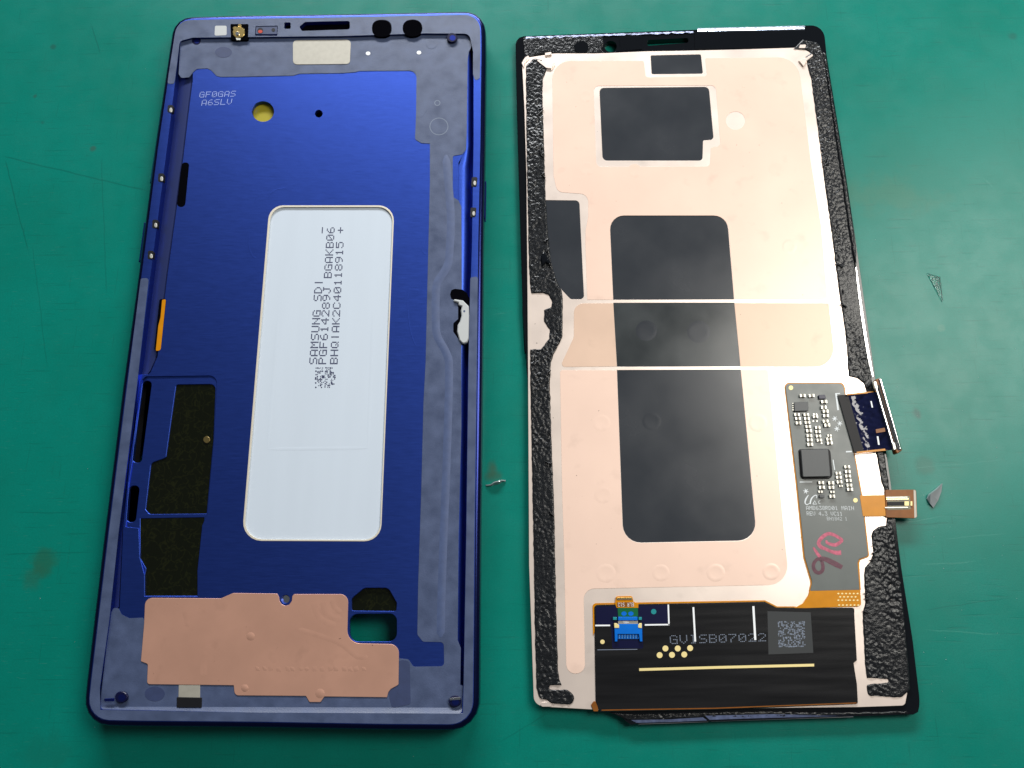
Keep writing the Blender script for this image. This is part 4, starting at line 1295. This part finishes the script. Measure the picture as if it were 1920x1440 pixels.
# ---- black driver flex along the bottom
ZD = ZF + 0.22
drv = [(1114, 1134, 7), (1340, 1130), (1434, 1128, 4), (1456, 1139, 4), (1603, 1139.5, 5), (1602, 1150), (1607, 1238), (1601, 1243), (1603, 1258), (1607, 1282), (1609, 1320, 4), (1340, 1331), (1125, 1335, 3), (1117, 1317), (1116, 1262), (1115, 1192)]
df = plate('driver_flex', B, drv, ZF - 0.3, ZD, M['driver'], bev=0.09)
plate('flex_lining', B, [(1111, 1131, 7), (1434, 1125.5, 4), (1457, 1137, 4), (1492, 1137), (1492, 1150), (1340, 1160), (1120, 1170), (1112, 1192)], ZF - 0.2, ZF + 0.08, M['amber'])
plate('navy_patch', B, [(1117, 1137, 4), (1253, 1134, 1), (1253, 1170), (1206, 1171), (1206, 1216, 3), (1148, 1216, 3), (1146, 1172), (1117, 1172)], ZD, ZD + 0.015, M['navy'], parent=df)  # flat dark navy area around the blue connector
for pts, w, mt in (([(1116, 1172.8), (1144, 1172.6)], 2.8, 'white'), ([(1209, 1171.7), (1255.6, 1171)], 2.8, 'white'), ([(1253, 1133.5), (1254.3, 1172)], 2.8, 'white'),
                   ([(1300, 1138.5), (1303.6, 1203)], 3.4, 'white'), ([(1412.5, 1136.5), (1416.2, 1200)], 4, 'white'), ([(1198.5, 1255.5), (1340, 1251.5), (1526.5, 1247)], 5, 'palegold'),
                   ([(1120, 1218.5), (1195, 1217.5)], 1.2, 'laser'), ([(1128, 1331.5), (1340, 1328), (1606, 1318)], 2.0, 'brown')):
    bm = bmesh.new()
    ribbon(bm, pts, w, ZD, 0.02)
    link('printed_line', bm, M[mt], B, df)
for x, y, r in ((1247.7, 1216, 5.6), (1270.8, 1216, 5.6), (1294, 1215.3, 5.6), (1236.8, 1228.5, 5.6), (1260, 1228, 5.6), (1283, 1227.3, 5.6), (1129.6, 1203.5, 4.2)):
    disc('gold_dot', B, x, y, r, ZD, ZD + 0.05, M['palegold'], parent=df, bev=0.015)
disc('teal_dot', B, 1225.7, 1146.8, 5, ZD, ZD + 0.03, M['teal'], parent=df)
text_parts('printed_character', "GVISB07022", (1256, 1208), (1437, 1202.5), (1255, 1191), (1436, 1187), ZD, M['laser'], B, df, dot=0.40)
lb = plate('grey_label', B, [(1439, 1146), (1520, 1148), (1525, 1224), (1441, 1227)], ZD, ZD + 0.012, M['label'], parent=df)


def specks(name, c00, c10, c11, c01, n, z, mat, thing, parent, fill):
    """a rubbed field of tiny printed flecks"""
    bm = bmesh.new()
    for i in range(n):
        for j in range(n):
            if random.random() > fill:
                continue
            u, v = (i + random.uniform(.3, .7)) / n, (j + random.uniform(.3, .7)) / n
            P = [c00[k] * (1 - u) * (1 - v) + c10[k] * u * (1 - v) + c11[k] * u * v + c01[k] * (1 - u) * v for k in (0, 1)]
            r = (abs(c10[0] - c00[0]) + abs(c10[1] - c00[1])) / n * random.uniform(.3, .62)
            q = random.uniform(0, 3)
            bm.faces.new([bm.verts.new(at(P[0] + r * math.cos(q + a * 1.2566), P[1] + r * math.sin(q + a * 1.2566), z)) for a in range(5)])
    o = link(name, bm, mat, thing, parent)
    o['kind'] = 'stuff'


specks('printed_flecks', (1458, 1165), (1509, 1165), (1510.5, 1213), (1459.5, 1213.5), 17, ZD + 0.02, M['laser'], B, df, 0.62)
specks('printed_flecks', (591, 689), (630, 688), (628, 727), (590, 728), 13, 5.135, M['ink'], A, bt, 0.5)

# ---- small blue connector at the driver flex's left end
ZK = ZD + 0.05
ct = plate('connector_tape', B, [(1155, 1118, 4), (1185.5, 1117.5, 4), (1188, 1128), (1197, 1132), (1197, 1140), (1156, 1140), (1153, 1132)], ZD - 0.1, ZK + 0.05, M['amber'], bev=0.05)
plate('tape_edge', B, [(1156.5, 1120.5), (1185, 1120), (1186, 1124), (1156, 1124.5)], ZK, ZK + 0.2, M['gold'], bev=0.1, parent=ct)
plate('text_band', B, [(1156.5, 1129.5), (1188, 1129), (1188.5, 1138), (1157, 1138)], ZK, ZK + 0.065, M['brown'], parent=ct)
text_parts('printed_character', "ELR S12", (1188, 1130), (1158.5, 1130.3), (1188.4, 1137), (1158.9, 1137.4), ZK + 0.065, M['white'], B, ct, dot=0.6, sides=4)
plate('tape_end', B, [(1158, 1138.5), (1196, 1138.5), (1196.5, 1156), (1159, 1156)], ZK, ZK + 0.04, M['green'], parent=ct)
for x in (1170, 1183):
    disc('blue_dot', B, x, 1150.5, 5, ZK, ZK + 0.055, M['bluepart'], 4, parent=ct)
bc = plate('blue_connector', B, [(1152, 1170), (1204, 1170), (1204.5, 1203), (1200, 1203), (1198, 1189), (1158, 1189), (1157.5, 1203), (1153, 1203)], ZD, ZK + 0.5, M['bluepart'], bev=0.06)
plate('connector_lock', B, [(1159, 1156.5, 1), (1195.5, 1156.5, 1), (1195.5, 1163.5), (1159, 1163.5)], ZD, ZK + 0.55, M['bluepart'], bev=0.08, parent=bc)
plate('clear_window', B, [(1159, 1164), (1196, 1164), (1196, 1169.5), (1159, 1169.5)], ZD, ZK + 0.3, M['steel'], parent=bc)
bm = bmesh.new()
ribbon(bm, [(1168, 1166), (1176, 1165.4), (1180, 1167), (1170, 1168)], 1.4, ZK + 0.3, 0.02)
link('painted_gleam', bm, M['white'], B, bc)  # gleam on the clear window, painted as a white stroke
for pts in ([(1151.5, 1168.5, 1), (1156, 1168.5, 1), (1161, 1172), (1161, 1177.5, 1), (1152, 1177.5, 1)], [(1203.5, 1168.5, 1), (1199, 1168.5, 1), (1196.5, 1172), (1196.5, 1177, 1), (1203.5, 1178, 1)],
            [(1149.5, 1157), (1156.5, 1157), (1156.5, 1162.5), (1149.5, 1162.5)], [(1197.5, 1157), (1203.5, 1157), (1203.5, 1162.5), (1197.5, 1162.5)]):
    plate('connector_pad', B, pts, ZD, ZK + 0.6, M['palegold'] if pts[0][1] > 1160 else M['teal'], bev=0.05, parent=bc)
for k in range(8):
    x = 1160.5 + k * 5.2
    plate('connector_pin', B, [(x, 1190), (x + 1.6, 1190), (x + 1.6, 1197), (x, 1197)], ZD, ZD + 0.2, pbr('blue pin', (0.12, 0.35, 0.75), 0.3) if k == 0 else bpy.data.materials['blue pin'], parent=bc)
plate('connector_base', B, [(1157, 1187), (1199, 1187), (1199, 1198), (1157, 1198)], ZD, ZD + 0.1, M['bluepart'], parent=bc)
plate('glue_chip', B, [(1108, 1322, 2), (1114, 1314, 2), (1120, 1318), (1122, 1334, 2), (1113, 1334, 2)], ZF - 0.3, ZF + 0.15, M['brown'], bev=0.05)

# ================================================================== glass crumbs on the mat
def tagged(o, label, cat, group=None):
    o['label'] = label
    o['category'] = cat
    if group:
        o['group'] = group
    return o


def shard(pts, mat):
    """pts: (px, py, z mm) upper outline; a chip of glass with a flat foot"""
    bm = bmesh.new()
    top = [bm.verts.new(at(x, y, z)) for x, y, z in pts]
    bot = [bm.verts.new((v.co.x, v.co.y, 0.002)) for v in top]
    n = len(top)
    bm.faces.new(top)
    bm.faces.new(bot[::-1])
    for i in range(n):
        bm.faces.new((top[i], bot[i], bot[(i + 1) % n], top[(i + 1) % n]))
    return link('glass_shard', bm, mat)


bm = bmesh.new()
a = smooth_line([(911, 911), (920, 910.5), (927, 907), (936, 905), (941, 902.5), (948, 902.5)])
up = [at(p.x, p.y - 2.2 * math.sin(i / (len(a) - 1) * 3.14), 0.2 + 1.0 * math.sin(i / (len(a) - 1) * 3.14)) for i, p in enumerate(a)]
dn = [at(p.x, p.y + 2.4 * math.sin(i / (len(a) - 1) * 3.14), 0.05) for i, p in enumerate(a)]
strip_between(bm, [dn, up, [p + Vector((0, .02, 0)) for p in up], [p + Vector((0, .03, 0)) for p in dn]])
tagged(link('glass_shard', bm, M['shard'], smooth=.4), 'thin curled sliver of glass lying between the blue frame and the display', 'glass shard', 'bits of broken glass on the mat')
tagged(shard([(1738, 935, .3), (1745, 926, 1.2), (1757, 917, 1.5), (1767, 906, .4), (1765, 922, .3), (1759, 938, .4), (1750, 952, .2), (1744, 944, .6)], M['shard']),
       'jagged grey glass splinter on the mat beside the brown connector pad', 'glass shard', 'bits of broken glass on the mat')
tagged(shard([(1738, 512, .15), (1763, 519, .7), (1768, 565, .3)], M['clear']),
       'clear three-cornered glass chip on bare mat above the grey splinter', 'glass shard', 'bits of broken glass on the mat')
bm = bmesh.new()
for i in range(70):
    x, y = (random.uniform(1640, 1915), random.uniform(420, 1300)) if i < 45 else (random.uniform(10, 1900), random.uniform(10, 1430))
    c = at(x, y, 0)
    r = random.uniform(0.004, 0.011)
    vv = [bm.verts.new(c + Vector((r * math.cos(k * 2.1 + i), r * random.uniform(.5, 1.3) * math.sin(k * 2.1 + i), 0.001))) for k in range(3)]
    tp_ = bm.verts.new(c + Vector((0, 0, r)))
    for k in range(3):
        bm.faces.new((vv[k], vv[(k + 1) % 3], tp_))
o = link('dust', bm, M['plastic'])
o['kind'] = 'stuff'
o['label'] = 'pale specks of dust and glass grit scattered over the mat'
